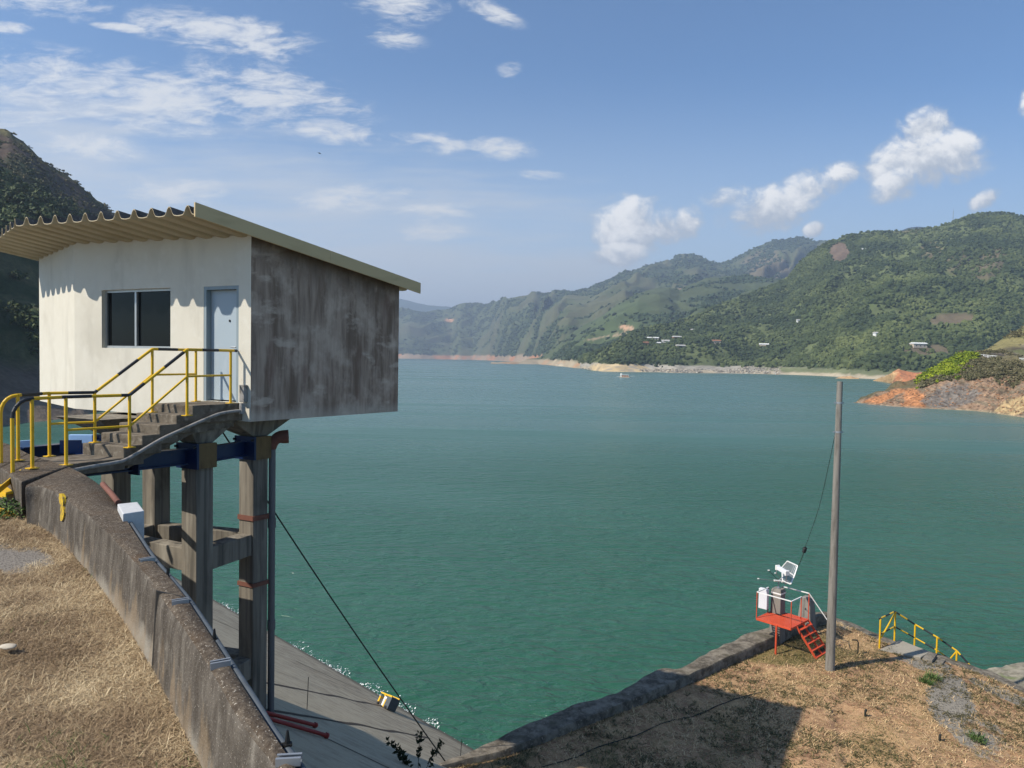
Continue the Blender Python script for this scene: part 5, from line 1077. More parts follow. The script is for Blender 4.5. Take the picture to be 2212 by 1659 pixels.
# yellow steel steps up to the wall top
sl = thing('steel_steps', (-6.9, 9.4, 10.9), 'yellow steel steps leaning on the wall at the left edge', 'steps')
a = at(45.5, 1020, z=-1.62); b_ = at(-6, 1062, Y=8.62); mb = MB(); mb.bar(a, b_, .012, .075); mb.bar(a, a-UP*.12, .012, .05, up=(1, 0, 0)); mb.build('stringer', M['yellow'], sl)
dv_ = Vector((-.62, .42, 0)); mb = MB(); mb.bar(a+dv_, b_+dv_, .012, .075); mb.build('stringer', M['yellow'], sl)
c_ = at(25, 1040, z=-1.80); 
for k, (p, z) in enumerate(((at(30, 1052, Y=8.95), Z0-1.80), (at(8, 1100, Y=8.55), Z0-2.02))):
    mb = MB(); dd = Vector((-.83, .56, 0)); nn = Vector((-.56, -.83, 0)); mb.box(Vector((p.x, p.y, z))+dd*.22, (.34, .13, .012), (dd, nn, UP)); mb.box(Vector((p.x, p.y, z-.03))+dd*.22+nn*.13, (.34, .006, .03), (dd, nn, UP)); mb.build('tread', M['yellow'], sl)
p = at(44, 1100, Y=9.1); mb = MB(); mb.bar(Vector((p.x-.5, p.y-.2, p.z+.02)), p, .05, .02); mb.bar(p, p+UP*.08, .03, .02, up=(1, 0, 0)); q = at(24, 1072, Y=9.25); mb.bar(q-UP*.2, q+UP*.06, .03, .02, up=(1, 0, 0)); mb.build('foot_bracket', M['yellow'], sl)

# ------------------------------------------------------------------ things on the dam face
t_ = on_face(589, 1548), on_face(713, 1588)
dn = Vector((NW.x, NW.y, -TAN)).normalized(); upn = Vector((NW.x*TAN, NW.y*TAN, 1)).normalized()
for (p, q, lab) in (((560, 1544), (677.5, 1573), 'shorter dark red steel pipe lying on the dam face, the upper of two'), ((565, 1556), (702, 1595.5), 'longer dark red steel pipe lying on the dam face, the lower of two')):
    a, b_ = on_face(*p)+upn*.06, on_face(*q)+upn*.06; d = (b_-a).normalized(); r = thing('steel_pipe', a, lab, 'pipe', 'red pipes on the dam face')
    mb = MB(); mb.tube([a-d*.6, b_], .038, 12); mb.build('pipe', M['deep_red'], r, smooth=40); mb = MB(); mb.tube([b_-d*.02, b_+d*.03], .055, 12); mb.build('flange', M['deep_red'], r, smooth=40)
for (p, h, lab) in (((663, 1532), .75, 'thin upright steel rod standing on the dam face near the red pipes'), ((996.5-2, 1634), .5, 'thin steel rod upright at the water end of the dam face')):
    a = on_face(*p); mb = MB(); mb.tube([a-UP*.05, a+Vector((.03, 0, h))], .010, 6); tag(mb.build('steel_rod', M['cable']), lab, 'rod')
# yellow winch trolley at the waterline
wt = on_face(832, 1530); wr = thing('trolley', wt, 'small yellow steel trolley with a mesh cage parked at the waterline on the dam face', 'trolley')
K = .68; fx, fy, fz = DW*-1, dn, upn
W0 = wt+upn*.02
mb = MB(); mb.box(W0+K*fx*.28+K*fz*.30, (.17*K, .30*K, .28*K), (fx, fy, fz)); mb.build('body', M['conduit'], wr, bevel=.015)
mb = MB(); mb.box(W0+K*fx*.0+K*fz*.26, (.11*K, .27*K, .22*K), (fx, fy, fz)); mb.build('end_panel', M['cabinet'], wr, bevel=.015)
mb = MB()
for i in range(7): mb.bar(W0-K*fx*.45+K*fy*(-.24+.08*i)+K*fz*.05, W0-K*fx*.45+K*fy*(-.24+.08*i)+K*fz*.45, .008, .008, up=fy)
for i in range(6): mb.bar(W0-K*fx*.45+K*fy*-.24+K*fz*(.05+.08*i), W0-K*fx*.45+K*fy*.24+K*fz*(.05+.08*i), .008, .008, up=fz)
mb.build('mesh_guard', M['timber'], wr)
mb = MB()
for i in (-.34, .12): mb.box(W0+K*fx*(i-.02)+K*fz*.33, (.05*K, .30*K, .04*K), (fx, fy, fz)); mb.box(W0+K*fx*(i-.02)+K*fy*-.27+K*fz*.20, (.05*K, .03*K, .18*K), (fx, fy, fz)); mb.box(W0+K*fx*(i-.02)+K*fy*.27+K*fz*.20, (.05*K, .03*K, .18*K), (fx, fy, fz))
mb.bar(W0-K*fx*.42+K*fy*-.27+K*fz*.54, W0+K*fx*.42+K*fy*-.27+K*fz*.60, .05, .045, up=fz); mb.bar(W0-K*fx*.42+K*fy*.27+K*fz*.54, W0+K*fx*.42+K*fy*.27+K*fz*.60, .05, .045, up=fz); mb.bar(W0-K*fx*.1+K*fy*-.27+K*fz*.5, W0-K*fx*.1+K*fy*.27+K*fz*.5, .08, .035, up=fz)
mb.build('frame', paint('trolley_yellow', (.75, .42, .01), .45, .3), wr, bevel=.006)
for i in (-.3, .3):
    for j in (-.31, .31): mb = MB(); mb.tube([W0+K*fx*i+K*fy*(j-.03)+K*fz*.06, W0+K*fx*i+K*fy*(j+.03)+K*fz*.06], .05, 12); mb.build('wheel', M['black_rubber'], wr, smooth=40)
# feathery dark weed rising at the bottom of the frame
def stalk_weed(base, hs, label, mat, name='weed', leaf=.05, nl=40, spread=.25):
    r = thing(name, base, label, 'plant'); mb = MB(); V, F, T = [], [], []
    for (dx, h, ln) in hs:
        tip = base+Vector((dx+ln, .02, h)); b0 = base+Vector((dx*.4, 0, 0)); pts = smooth_path([b0, b0.lerp(tip, .5)+Vector((-ln*.2, 0, 0)), tip], 5); mb.tube(pts, [.006]*(len(pts)-1)+[.002], 5)
        for i in range(nl):
            k = RNG.uniform(.3, 1)**.8; p = pts[int(k*(len(pts)-1))]+Vector(RNG.normal(0, .012, 3)); d = Vector(RNG.normal(0, 1, 3))+Vector((0, 0, .8)); d.normalize(); x = d.orthogonal().normalized(); l = leaf*RNG.uniform(.5, 1.2)*(1.25-k*.6); n = len(V)
            V += [p, p+d*l*.5+x*l*.22, p+d*l, p+d*l*.5-x*l*.22]; F.append((n, n+1, n+2, n+3)); T += [RNG.uniform(.1, .8)]*4
    mb.build('stem', mat, r); np_mesh('foliage', [tuple(p) for p in V], F, mat, None, {'tint': ('FLOAT', T)}, parent=r); return r
def free_pt(px, py, Y): return at(px, py, Y=Y)
o_ = free_pt(905, 1700, 9.0)
stalk_weed(on_face(903, 1664)-UP*.1, [(0, .95, .03), (.3, .72, .22), (-.28, .62, -.22), (-.4, .78, -.3)], 'dark feathery weed growing from the dam face at the bottom edge', M['dark_weed'], leaf=.14, nl=60)
# green weed at the foot of the steel steps
wb = at(24, 1120, z=-2.06); r = thing('leafy_weed', wb, 'low green leafy weed at the foot of the wall by the yellow steps', 'plant'); V, F, T = [], [], []
for i in range(420):
    a = RNG.uniform(0, 6.28); rr = RNG.uniform(0, 1)**.7*.34; p = wb+Vector((math.cos(a)*rr*1.0, math.sin(a)*rr*.8, RNG.uniform(0, .26)*(1-rr*1.6))); d = Vector((math.cos(a)+RNG.normal(0, .5), math.sin(a)+RNG.normal(0, .5), RNG.normal(.15, .35))).normalized(); x = d.cross(UP).normalized(); l = RNG.uniform(.05, .11); n = len(V)
    V += [p, p+d*l*.5+x*l*.2+UP*.008, p+d*l-UP*.012, p+d*l*.5-x*l*.2+UP*.008]; F.append((n, n+1, n+2, n+3)); T += [RNG.uniform(0, 1)]*4
np_mesh('foliage', [tuple(p) for p in V], F, M['weed'], None, {'tint': ('FLOAT', T)}, parent=r)
def stone(c, s, label, mat, seed=0):
    bm = bmesh.new(); bmesh.ops.create_icosphere(bm, subdivisions=3, radius=1)
    for q in bm.verts: p = q.co; f = 1+.35*(float(fbm(p.x*1.3+seed, p.y*1.3+p.z, 5, 3))-.5); q.co = Vector((p.x*s[0], p.y*s[1], p.z*s[2]))*f
    me = bpy.data.meshes.new('stone'); bm.to_mesh(me); bm.free(); me.materials.append(mat); me.shade_smooth(); o = bpy.data.objects.new('stone', me); COL.objects.link(o); o.location = c; tag(o, label, 'stone')
M['stone'] = weather('pale_stone', (.48, .42, .33), [((.3, .25, .18), (30, 30, 30), .5, .7, .7)], .9, (60, .4, .005))
stone(at(18, 1396, z=-2.10), (.06, .034, .018), 'pale flat stone in the dry grass at the left edge', M['stone'], 1)
stone(at(227, 1122+52, z=-2.05), (.04, .03, .03), 'small whitish lump at the foot of the parapet', M['stone'], 4)

# ------------------------------------------------------------------ lower lawn: red platform, pillars, antenna
pt = thing('platform', (9.6, 25.3, 2.8), 'small orange red steel platform with white rails and steps around a concrete pillar', 'platform')
DZ = Z0-9.13; RZ = DZ+.94
Lc, Fc, Rc = at(1634, 1335, z=-9.13), at(1708, 1357.5, z=-9.13), at(1746, 1338, z=-9.13); Bc = Lc+Rc-Fc
e1, e2 = (Fc-Lc), (Rc-Fc); d1, d2 = e1.normalized(), e2.normalized()
mb = MB(); nsl = 15
for i in range(nsl): 
    k = (i+.5)/nsl; a = Lc+e2*k; q0 = .0 if k < .62 else 0; mb.bar(a+d1*.02, a+e1-d1*.02, .048, .012)
mb.build('grating', M['orange_red'], pt)
mb = MB()
for a, b_ in ((Lc, Fc), (Fc, Rc), (Rc, Bc), (Bc, Lc)): mb.bar(a-UP*.03, b_-UP*.03, .03, .075)
mb.build('deck_frame', M['orange_red'], pt)
mb = MB(); g0 = at(1675.4, 1414, z=-10.2); mb.tube([Vector((g0.x, g0.y, 2.75)), Vector((g0.x, g0.y, DZ-.03))], .035, 10); mb.build('leg', M['orange_red'], pt, smooth=40)
Bl = Lc.lerp(Bc, .62); Bb = Bc.lerp(Rc, .22); Fr = Fc.lerp(Rc, .56)
for p in (Lc, Fc, Rc, Bl, Bb, Fr): mb = MB(); mb.tube([p, Vector((p.x, p.y, RZ-.0))], .018, 8); mb.build('post', M['deep_red' if p in (Bl, Bb) else 'orange_red'], pt, smooth=40)
R_ = lambda p: Vector((p.x, p.y, RZ))
mb = MB(); 
for a, b_ in ((R_(Bl), R_(Lc)), (R_(Lc), R_(Fc)), (R_(Fc), R_(Fr)), (R_(Bb), R_(Rc))): mb.bar(a, b_, .035, .03)
gs = at(1786, 1405, z=-10.2); hd = Vector((gs.x, gs.y, 2.8+.94)); 
sdir = Vector((.80, -.25, 0)).normalized(); ln = .72
hend = R_(Rc)+sdir*ln-UP*1.02; mb.bar(R_(Rc), hend+UP*.0, .03, .03); mb.build('hand_rail', M['rail_white'], pt)
gz = 2.72
stair_w = e2*.92; A0, B0, C0 = Fc+e2*.30, Fc+e2*.66, Rc.copy()
for p in (A0, B0, C0): mb = MB(); mb.bar(p-UP*.02, Vector((p.x, p.y, gz))+sdir*ln, .03, .07); mb.build('stringer', M['orange_red'], pt)
for i in range(5):
    k = (i+.7)/5.2; o_ = sdir*(ln*k)-UP*((DZ-gz)*k); mb = MB(); mb.bar(A0+o_, C0+o_, .12, .025, up=UP); mb.build('tread', M['orange_red'], pt)
pil = thing('concrete_pillar', (9.55, 25.7, 2.7), 'square weathered concrete pillar standing through the red platform and carrying the antenna', 'pillar')
pc = at(1683, 1392, z=-10.2); Hh = .19; mb = MB()
cx_ = pc+d2*.0; PC = Vector((pc.x, pc.y, 0))+(d2-d1).normalized()*.26
def sq(c, h): return [tuple((c+d1*a*h+d2*b_*h)[:2]) for a, b_ in ((1, -1), (1, 1), (-1, 1), (-1, -1))]
mb.prism(sq(PC, .235), 2.6, 3.45, top=sq(PC, .20)); mb.prism(sq(PC, .20), 3.452, Z0-8.40, top=sq(PC, .185)); mb.build('shaft', M['pole'], pil, bevel=.02)
mb = MB(); mb.prism(sq(PC, .197), Z0-8.40, Z0-8.345); mb.build('white_band', M['rail_white'], pil)
mb = MB(); mb.prism(sq(PC, .20), Z0-8.343, Z0-8.22, top=sq(PC, .165)); mb.build('cap', M['pole'], pil, bevel=.02)
ant = thing('antenna', PC+Vector((0, 0, Z0-8.22)), 'grid dish antenna with thin aerial arms on top of the concrete pillar', 'antenna')
T0 = PC+Vector((0, 0, Z0-8.22)); mb = MB(); mb.tube([T0, T0+UP*.03], .07, 12); mb.tube([T0+UP*.03, T0+UP*.27], .022, 10); mb.build('mast', M['galv'], ant, smooth=40)
hub = T0+UP*.27; ya = hub+Vector((-.20, -.08, .03)); yb = hub+Vector((.22, .05, -.04))
mb = MB(); mb.tube([ya, yb], .035, 10); mb.build('hub', M['rail_white'], ant, smooth=40)
for a, b_ in ((ya, at(1638, 1250, Y=25.3)), (hub, at(1660.5, 1232, Y=25.5)), (yb, at(1675, 1238, Y=26.0)), (yb, at(1690, 1257, Y=25.4))):
    mb = MB(); mb.tube([a, b_], .010, 6); r_ = mb.build('aerial_arm', M['galv' if b_.x < 9 else 'black_rubber'], ant); mb = MB(); mb.tube([b_-Vector((.03, 0, 0)), b_+Vector((.03, 0, 0))], .022, 8); mb.build('tip', M['rail_white'], r_)
# reflector: a trough of thin rods, opening toward the left and the viewer
G = {k: at(x, y, Y=Y_) for k, (x, y, Y_) in dict(a=(1701, 1212, 25.9), b=(1723, 1222, 25.5), c=(1716, 1244, 25.3), d=(1708, 1262, 25.0), e=(1690, 1254, 25.4), f=(1689, 1226, 26.2)).items()}
mb = MB(); fr_ = [G['a'], G['b'], G['c'], G['d'], G['e'], G['f']]
for a, b_ in zip(fr_, fr_[1:]+fr_[:1]): mb.bar(a, b_, .035, .03)
mb.bar(G['f'], G['c'], .03, .03); mb.build('reflector_frame', M['rail_white'], ant)
mb = MB()
for i in range(1, 15):
    k = i/15; mb.tube([G['f'].lerp(G['a'], k), G['c'].lerp(G['b'], k)], .0075, 5); mb.tube([G['f'].lerp(G['e'], k), G['c'].lerp(G['d'], k)], .0075, 5)
for i in range(1, 7): k = i/7; mb.tube([G['f'].lerp(G['c'], k), G['a'].lerp(G['b'], k)], .006, 5); mb.tube([G['f'].lerp(G['c'], k), G['e'].lerp(G['d'], k)], .006, 5)
mb.build('reflector_grid', M['galv'], ant)
fa, fb2 = at(1680, 1226, Y=25.4), at(1700, 1238, Y=24.95); fd = (fb2-fa).normalized(); mb = MB(); mb.bar(fa, fb2, .13, .13); mb.build('feed_box', M['cabinet'], ant, bevel=.012)
for p in (fa, fb2):
    mb = MB(); mb.box(p, (.035, .085, .085), (fd, fd.cross(UP).normalized(), UP)); mb.build('end_cap', M['rail_white'], ant, bevel=.01)
mb = MB(); mb.tube([fb2, at(1697, 1262, Y=25.3), hub+Vector((.25, .1, -.1))], .016, 6); mb.tube([fa, at(1676, 1240, Y=25.5)], .014, 6); mb.tube([G['f'].lerp(G['c'], .5), hub], .02, 6); mb.tube([fa.lerp(fb2, .5), G['f'].lerp(G['c'], .5)], .018, 6); mb.build('support_arm', M['galv'], ant)
cb = Bl+Vector((-.16, .02, 0)); mb = MB(); mb.box(Vector((cb.x, cb.y, DZ+.52)), (.16, .09, .37), ((d1*.9+d2*.1).normalized(), (d2*.9-d1*.1).normalized(), UP)); tag(mb.build('cabinet', M['cabinet'], None, bevel=.02), 'white metal cabinet hung on the back rail of the red platform', 'cabinet')
pd = at(1742, 1365, z=-10.2); PD = Vector((pd.x, pd.y, 0))+Vector((.1, .25, 0)); mb = MB(); mb.prism(sq(PD, .30), 2.6, 4.02, top=sq(PD, .19)); mb.prism(sq(PD, .19), 4.021, 4.09, top=sq(PD, .12)); tag(mb.build('pedestal', M['pole'], None, bevel=.03), 'tapered concrete pedestal behind the red platform steps', 'pedestal')
# pole with bands, and its wire
pb = at(1792.5, 1449, z=-10.2); pl_ = thing('utility_pole', pb, 'tall bare tapering concrete pole at the corner of the lower lawn', 'pole')
ptop = at(1814, 824, Y=pb.y); mb = MB(); mb.tube([(pb.x, pb.y, 2.5), (pb.x, pb.y, 2.9), (pb.x, pb.y, ptop.z)], [.152, .15, .09], 20); mb.build('shaft', M['pole'], pl_, smooth=40)
HT = ptop.z-2.8
for y in (870, 933): z = at(1808, y, Y=pb.y).z; r_ = .152-.06*((z-2.8)/HT)+.003; mb = MB(); mb.tube([(pb.x, pb.y, z-.03), (pb.x, pb.y, z+.03)], r_, 20); mb.box((pb.x-r_-.03, pb.y, z), (.03, .02, .02)); mb.box((pb.x+r_+.03, pb.y, z), (.03, .02, .02)); mb.build('band', M['galv'], pl_, smooth=40)
wt_ = [at(1804, 938, Y=pb.y), at(1789, 1010, Y=24.0), at(1768, 1100, Y=24.6), at(1740, 1180, Y=25.1)]; ins = at(1738, 1188, Y=25.2); w2 = [ins, at(1732, 1206, Y=25.35), at(1724, 1224, Y=25.5)]
cw = thing('guy_wire', ins, 'thin wire with a black insulator slung from the pole to the antenna', 'wire'); mb = MB(); mb.tube(smooth_path(wt_, 5)+[ins], .009, 5); mb.tube(smooth_path(w2, 4), .013, 5); mb.build('wire', M['cable'], cw)
mb = MB(); ax = (wt_[-1]-w2[1]).normalized(); mb.tube([ins+ax*(.12-.24*i/8) for i in range(9)], [.04, .075, .055, .075, .055, .075, .055, .07, .04], 10); mb.build('insulator', M['black_rubber'], cw, smooth=50)
# yellow stair rail at the water's edge and its concrete landing
ld = [at(1898, 1404.5, z=-10.34), at(1943.5, 1382, z=-10.34), at(2009, 1408, z=-10.34), at(1989, 1420, z=-10.34)]
sl_ = thing('landing_stage', ld[0], 'rough concrete landing slab with dark stair treads at the water edge', 'landing')
mb = MB(); mb.prism([(p.x, p.y) for p in ld], 2.3, Z0-10.33); mb.build('slab', weather('pale_slab', (.30, .27, .215), [((.18, .16, .125), (2, 2, 2), .45, .7, .7), ((.4, .36, .29), (14, 14, 14), .56, .74, .6)], .95, (20, .5, .01)), sl_, bevel=.02)
rdir = (ld[2]-ld[1]).normalized(); rdir = Vector((.74, -.67, 0)).normalized(); acr = Vector((-.67, -.74, 0))
s_ = ld[2]+Vector((0, 0, 0))
for i in range(9): mb = MB(); c_ = ld[2].lerp(ld[3], .5)+rdir*(.14+.27*i)-UP*(.06+.115*i); mb.box(Vector((c_.x, c_.y, c_.z)), (.15, .40, .05), (rdir, acr, UP)); mb.build('stair_tread', M['concrete'], sl_, bevel=.01)
yr = thing('stair_rail', ld[1], 'yellow and black stair rail going down to the water past the pole', 'railing')
gpz = lambda x, y, yt, Y_: (at(x, y, Y=Y_), at(x, yt, Y=Y_).z)
yp = [(at(1899.5, 1403, z=-10.4), None), (at(1932, 1383, z=-10.36), None)]
tp = [at(1899.5, 1337, Y=yp[0][0].y), at(1933, 1321, Y=yp[1][0].y), at(1977, 1349, Y=26.4), at(2024.5, 1376.5, Y=25.93), at(2067, 1406, Y=25.5), at(2096, 1438, Y=25.2), at(2112, 1456, Y=25.0)]
mt_ = [at(1901, 1370, Y=yp[0][0].y), at(1932.5, 1353.5, Y=yp[1][0].y), at(1977, 1378, Y=26.4), at(2024.5, 1405, Y=25.93), at(2058, 1428, Y=25.6)]
mb = MB(); striped(mb, tp, .030, .34, .55); mb.build('top_rail', [M['yellow'], M['black']], yr, smooth=40)
mb = MB(); striped(mb, mt_, .026, .34, .55); mb.build('mid_rail', [M['yellow'], M['black']], yr, smooth=40)
bs = [yp[0][0]-UP*.05, yp[1][0]-UP*.02]+[Vector((p.x, p.y, p.z-1.0)) for p in tp[2:6]]
for p, q in zip(bs, tp): mb = MB(); mb.tube([p, Vector((p.x, p.y, q.z))], .032, 10); mb.build('post', M['yellow'], yr, smooth=40)
mb = MB(); mb.tube([tp[1]-UP*.08, at(1903, 1378, Y=yp[0][0].y)], .028, 8); mb.build('brace', M['yellow'], yr, smooth=40); mb = MB(); mb.tube([tp[4], at(2046, 1431, Y=25.72)], .026, 8); mb.build('brace', M['yellow'], yr, smooth=40)
# stubs, hook, tufts
for (x, y, h, lab) in ((1939-70, 1544, .22, 'black bent steel stub in the grass, farthest left of three'), (2208-178, 1595-6, .20, 'black bent steel stub at the edge of the gravel patch, the nearest one'), (2115.5, 1577, .14, 'small black steel stub out on the gravel patch')):
    p = at(x, y, z=-10.22); p.z = lawn_z(p.x, p.y); mb = MB(); mb.tube([p-UP*.05, p+UP*h*.55, p+Vector((.01, 0, h*.8)), p+Vector((.03, 0, h))], [.032, .03, .036, .02], 8); mb.tube([p+Vector((.03, 0, .03)), p+Vector((.12, -.02, .03))], .022, 6); tag(mb.build('steel_stub', M['cable'], None, smooth=40), lab, 'stub', 'steel stubs in the lawn')
p = at(1915-3, 1413, z=-10.3); hk = at(1853, 1413, z=-10.25); hk.z = lawn_z(hk.x, hk.y); mb = MB(); mb.tube([hk-UP*.1, hk+UP*.42, hk+Vector((-.05, 0, .5)), hk+Vector((-.2, .02, .5))], .025, 8); tag(mb.build('hook_pipe', M['cable'], None, smooth=40), 'thin bent vent pipe standing in the grass between pole and slab', 'pipe')
for (x, y, r, lab) in ((2180-3-66, 1274.7+.2316*1380, .26, 'bright green grass tuft by the gravel patch, the lowest of three'), (1760.5+.2316*1095, 1274.7+.2316*815, .30, 'green grass tuft below the concrete landing, the largest'), (1760.5+.2316*1035, 1274.7+.2316*868, .22, 'small green grass tuft beside the larger one below the landing')):
    p = at(x, y, z=-10.35); z = lawn_z(p.x, p.y); n = 220; a = RNG.uniform(0, 6.28, n); q = np.stack([p.x+np.cos(a)*RNG.uniform(0, r, n), p.y+np.sin(a)*RNG.uniform(0, r, n), np.full(n, z)], 1); o = blades('grass_tuft', q, .16, .009, 0, RNG.uniform(0, 1, n), M['weed'], None, 1.0); del o['kind']; tag(o, lab, 'grass tuft', 'green tufts on the lawn')
a, b_ = at(1170, 1655, z=-10.0), at(1640, 1494, z=-10.15); pts = [a.lerp(b_, i/30) for i in range(31)]
for i, p in enumerate(pts): p.z = lawn_z(p.x, p.y)+.02; p.x += .08*math.sin(i*.7)
mb = MB(); mb.tube(pts, .013, 6); tag(mb.build('ground_cable', M['cable'], None, smooth=60), 'dark cable lying across the shaded part of the lower lawn', 'cable')

# ------------------------------------------------------------------ far things: boats, houses, road rail, mast, birds
def boat(px, py, sc, label, group=None):
    c = at(px, py, z=-13.0); r = thing('boat', c, label, 'boat', group); x = Vector((.98, -.2, 0)).normalized(); y = Vector((.2, .98, 0)).normalized(); s = sc
    mb = MB(); hull = [(-4.4, -1.3), (3.6, -1.3), (4.6, 0), (3.6, 1.3), (-4.4, 1.3)]; mb.prism([tuple((c+x*a*s+y*b_*s)[:2]) for a, b_ in hull], -.3, .55*s, top=[tuple((c+x*a*1.04*s+y*b_*1.06*s)[:2]) for a, b_ in hull]); mb.build('hull', M['house_wall'], r)
    mb = MB(); mb.box(c+x*-.2*s+UP*2.15*s, (3.4*s, 1.35*s, .10*s), (x, y, UP)); mb.build('canopy', M['white_paint'], r)
    mb = MB(); mb.box(c+x*.2*s+UP*1.2*s, (2.6*s, 1.1*s, .55*s), (x, y, UP)); mb.build('cabin', M['brick'], r)
    mb = MB(); mb.box(c+x*-3.1*s+UP*1.9*s, (.75*s, .9*s, 1.35*s), (x, y, UP)); mb.build('wheelhouse', M['white_paint'], r)
    for a in (-3.2, -1, 1.2, 3): 
        for b_ in (-1.25, 1.25): mb = MB(); mb.tube([c+x*a*s+y*b_*s+UP*.5*s, c+x*a*s+y*b_*s+UP*2.1*s], .06*s, 6); mb.build('post', M['white_paint'], r)
    return r, c, x
bt, bc, bx = boat(1350, 815.5, .92, 'white and brown ferry boat with a canopy out on the lake')
mb = MB(); mb.bar(bc-bx*6.4+UP*.5, bc-bx*3.9+UP*.6, .9, .12); mb.bar(bc+bx*3.9+UP*1.0, bc+bx*7.0+UP*1.3, .7, .12); mb.build('gangway', M['white_paint'], bt)
boat(1678, 809.2, .5, 'tiny white motor boat close under the far strand')
def house(px, py, w, d, h, label, wall, roof, rot=0, only='wooded_hill', gable=True):
    p = hit(px, py, only) or at(px, py, Y=900); p.z -= .6; r = thing('house', p, label, 'house', 'houses scattered on the wooded hill'); x = Vector((math.cos(rot), math.sin(rot), 0)); y = Vector((-x.y, x.x, 0))
    mb = MB(); mb.box(p+UP*h/2, (w/2, d/2, h/2+.6), (x, y, UP)); mb.build('wall', wall, r)
    mb = MB(); e = .5; a = w/2+e; b_ = d/2+e; rise = d*.22; q = lambda i, j, z: p+x*i+y*j+UP*z; hz = h+.62
    vs = [q(-a, -b_, hz), q(a, -b_, hz), q(a, b_, hz), q(-a, b_, hz), q(-a, 0, hz+rise), q(a, 0, hz+rise), q(-a, -b_, hz-.15), q(a, -b_, hz-.15), q(a, b_, hz-.15), q(-a, b_, hz-.15)]
    mb.mesh(vs, [(0, 1, 5, 4), (2, 3, 4, 5), (3, 0, 4), (1, 2, 5), (6, 9, 8, 7), (0, 6, 7, 1), (1, 7, 8, 2), (2, 8, 9, 3), (3, 9, 6, 0)]); mb.build('roof', roof, r)
    f = -y; k = max(1, int(w/4))
    for i in range(k): 
        c = p+x*((i+.5)/k-.5)*w*.9-y*(d/2+.03)+UP*h*.5; mb = MB(); mb.box(c, (.6, .03, .6), (x, y, UP)); mb.build('window' if i else 'door', M['dark_open'], r)
H = [(1404, 734, 22, 5, 2.6, 'long low pale roofed shed on the knoll above the strand', M['house_wall'], M['white_paint'], .05), (1438, 742, 10, 6, 3.5, 'white house on the knoll with a brown side', M['white_paint'], M['tin'], -.2), (1462, 733, 11, 6, 3.2, 'brick house with a pale roof standing highest on the knoll', M['brick'], M['tin'], .2), (1420, 745, 8, 5, 2.6, 'small pale roofed house low on the knoll, left of the white one', M['house_wall'], M['white_paint'], 0), (1392, 745, 9, 5, 3, 'brick house at the left foot of the knoll cluster', M['brick'], M['brick'], .1), (1470, 751, 11, 5, 2.6, 'low flat shed at the right foot of the knoll cluster', M['house_wall'], M['tin'], .1),
     (1547, 742, 10, 6, 3.4, 'ochre house half hidden by trees right of the knoll', M['house_wall'], M['brick'], .1), (1650, 750, 11, 6, 3.6, 'pale house alone in the wood, midway along the strand', M['house_wall'], M['white_paint'], -.2), (1895, 725, 7, 5, 2.8, 'small white house high in the wood above the bright bamboo', M['white_paint'], M['tin'], .1), (1984, 749, 15, 6, 3, 'white roofed house in a clearing above the orange spit', M['house_wall'], M['white_paint'], .15), (1726, 692+3, 6, 4, 2.5, 'tiny house midway up the wooded hill', M['white_paint'], M['tin'], .0), (1867, 538+3, 8, 5, 2.5, 'tiny white house near the top of the wooded hill', M['white_paint'], M['white_paint'], .1), (1498, 716, 7, 5, 2.5, 'tiny pale house above and right of the knoll', M['house_wall'], M['tin'], .1)]
for a in H: house(*a)
gr_ = thing('guard_rail', at(2150, 768, Y=238), 'white roadside guard rail along the bank under the rocky hill', 'guard rail')
RP = [(2096, 759.5, 240), (2108, 764, 239.5), (2125, 766.5, 239), (2150, 769, 237.5), (2180, 772, 233), (2212, 774.5, 226), (2290, 780, 210)]; rp_ = smooth_path([at(x, y, Y=Y_) for x, y, Y_ in RP], 5)
mb = MB(); mb.tube(rp_, .10, 6); mb.tube([p-UP*.45 for p in rp_], .08, 6); mb.build('rail', M['rail_white'], gr_, smooth=60)
for p in rp_[::2]: mb = MB(); mb.bar(p-UP*1.3, p+UP*.15, .22, .22, up=(0, 1, 0)); mb.build('post', M['rail_white'], gr_)
mb = MB(); rr = [(p+Vector((0, 1.0, -1.25)), p+Vector((0, 7.0, -1.2))) for p in rp_]; n = len(rr); mb.mesh([p for q in rr for p in q], [(2*i, 2*i+1, 2*i+3, 2*i+2) for i in range(n-1)]); tag(mb.build('road', weather('road_asphalt', (.07, .068, .065), [], .9)), kind='structure')
tm = hit(2058.5, 480, 'wooded_hill') or at(2058, 478, Y=1300); mh = thing('radio_mast', tm, 'thin lattice radio mast on the skyline of the wooded hill', 'mast'); mb = MB()
for a in (0, 2.09, 4.19): mb.tube([tm+Vector((math.cos(a)*1, math.sin(a)*1, -2)), tm+Vector((math.cos(a)*.25, math.sin(a)*.25, 21))], .16, 5)
for i in range(8): z = 2.5*i; k = 1-.75*i/8; mb.tube([tm+Vector((k, 0, z)), tm+Vector((-.5*k, .86*k, z+2))], .10, 4); mb.tube([tm+Vector((-.5*k, .86*k, z)), tm+Vector((-.5*k, -.86*k, z+2))], .10, 4)
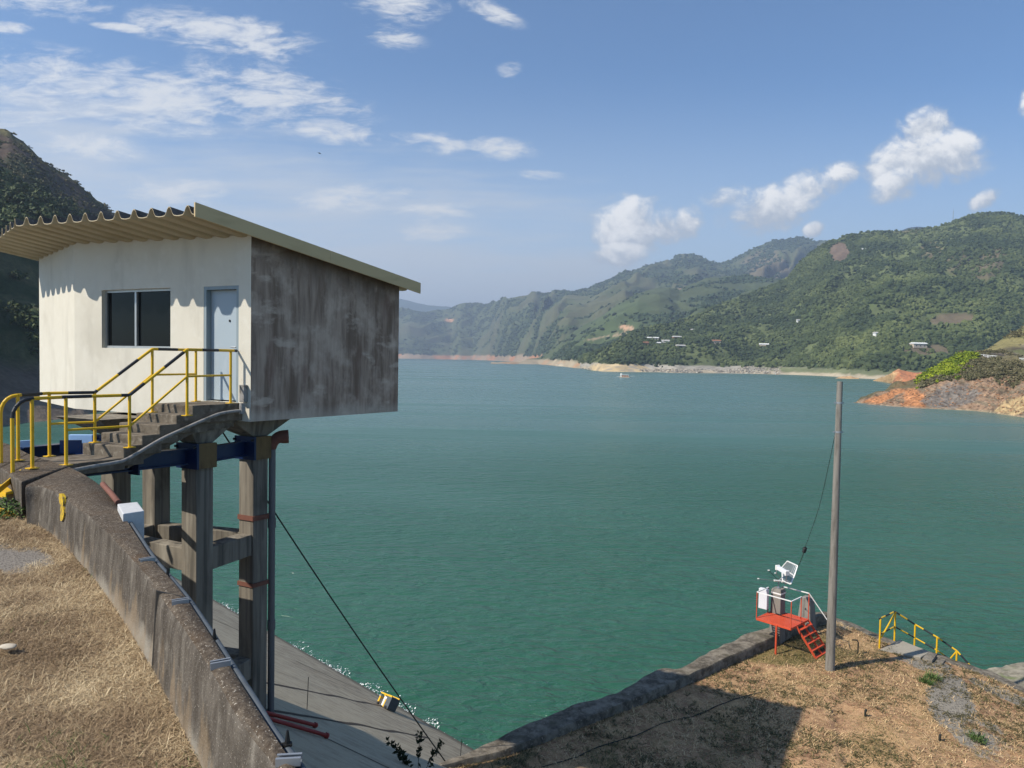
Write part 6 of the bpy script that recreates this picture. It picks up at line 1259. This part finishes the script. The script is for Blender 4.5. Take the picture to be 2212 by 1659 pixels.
mb.build('lattice', M['galv'], mh); mb = MB(); mb.tube([tm+UP*21, tm+UP*26], .08, 5); mb.build('whip', M['galv'], mh)
def bird(px, py, Y, span, label, tilt=.3):
    c = at(px, py, Y=Y); x = Vector((math.cos(tilt), .2, -math.sin(tilt))).normalized(); y = Vector((-.1, 1, .1)).normalized(); z = x.cross(y); s = span; mb = MB()
    mb.tube([c-x*.32*s, c-x*.15*s, c+x*.12*s, c+x*.28*s, c+x*.34*s], [.02*s, .07*s, .085*s, .045*s, .008*s], 8); mb.mesh([c-x*.3*s+y*.05*s, c-x*.3*s-y*.05*s, c-x*.5*s-y*.1*s, c-x*.5*s+y*.1*s], [(0, 1, 2, 3)])
    b = mb.build('bird', M['black_rubber'], None, smooth=50); tag(b, label, 'bird'); ORG[b.name] = Vector((0, 0, 0))
    for sg in (-1, 1):
        w = MB(); p = [c+x*.12*s, c+y*sg*.25*s+x*.14*s+z*.09*s, c+y*sg*.5*s-x*.02*s+z*.03*s, c+y*sg*.25*s-x*.06*s+z*.07*s, c-x*.12*s]; th = z*.012*s
        n = 5; w.mesh(p+[q+th for q in p], [tuple(range(n)), tuple(range(2*n-1, n-1, -1))]+[(i, (i+1) % n, n+(i+1) % n, n+i) for i in range(n)]); w.build('wing', M['black_rubber'], b)
bird(690, 331, 60, .42, 'dark bird gliding in the open sky above the gatehouse roof')
bird(1136, 818.5, 160, .55, 'dark bird flying low over the lake between gatehouse and ferry', .1)

# ------------------------------------------------------------------ the air between here and the far ranges
def haze():
    b = NB('haze_air'); nt = b.nt; nt.nodes.remove(b.bsdf); out = [n for n in nt.nodes if n.type == 'OUTPUT_MATERIAL'][0]
    v_ = b.new('ShaderNodeVolumePrincipled'); v_.inputs['Color'].default_value = (.66, .80, 1.0, 1); v_.inputs['Density'].default_value = HAZE; v_.inputs['Anisotropy'].default_value = .25
    b.link(v_.outputs[0], out.inputs['Volume']); mb = MB(); mb.box((3000, 4400, 293), (6200, 4800, 307)); o = mb.build('haze', b.mat); tag(o, kind='stuff'); o['label'] = 'thin blue air haze over the lake'
HAZE = 2.1e-4
haze()
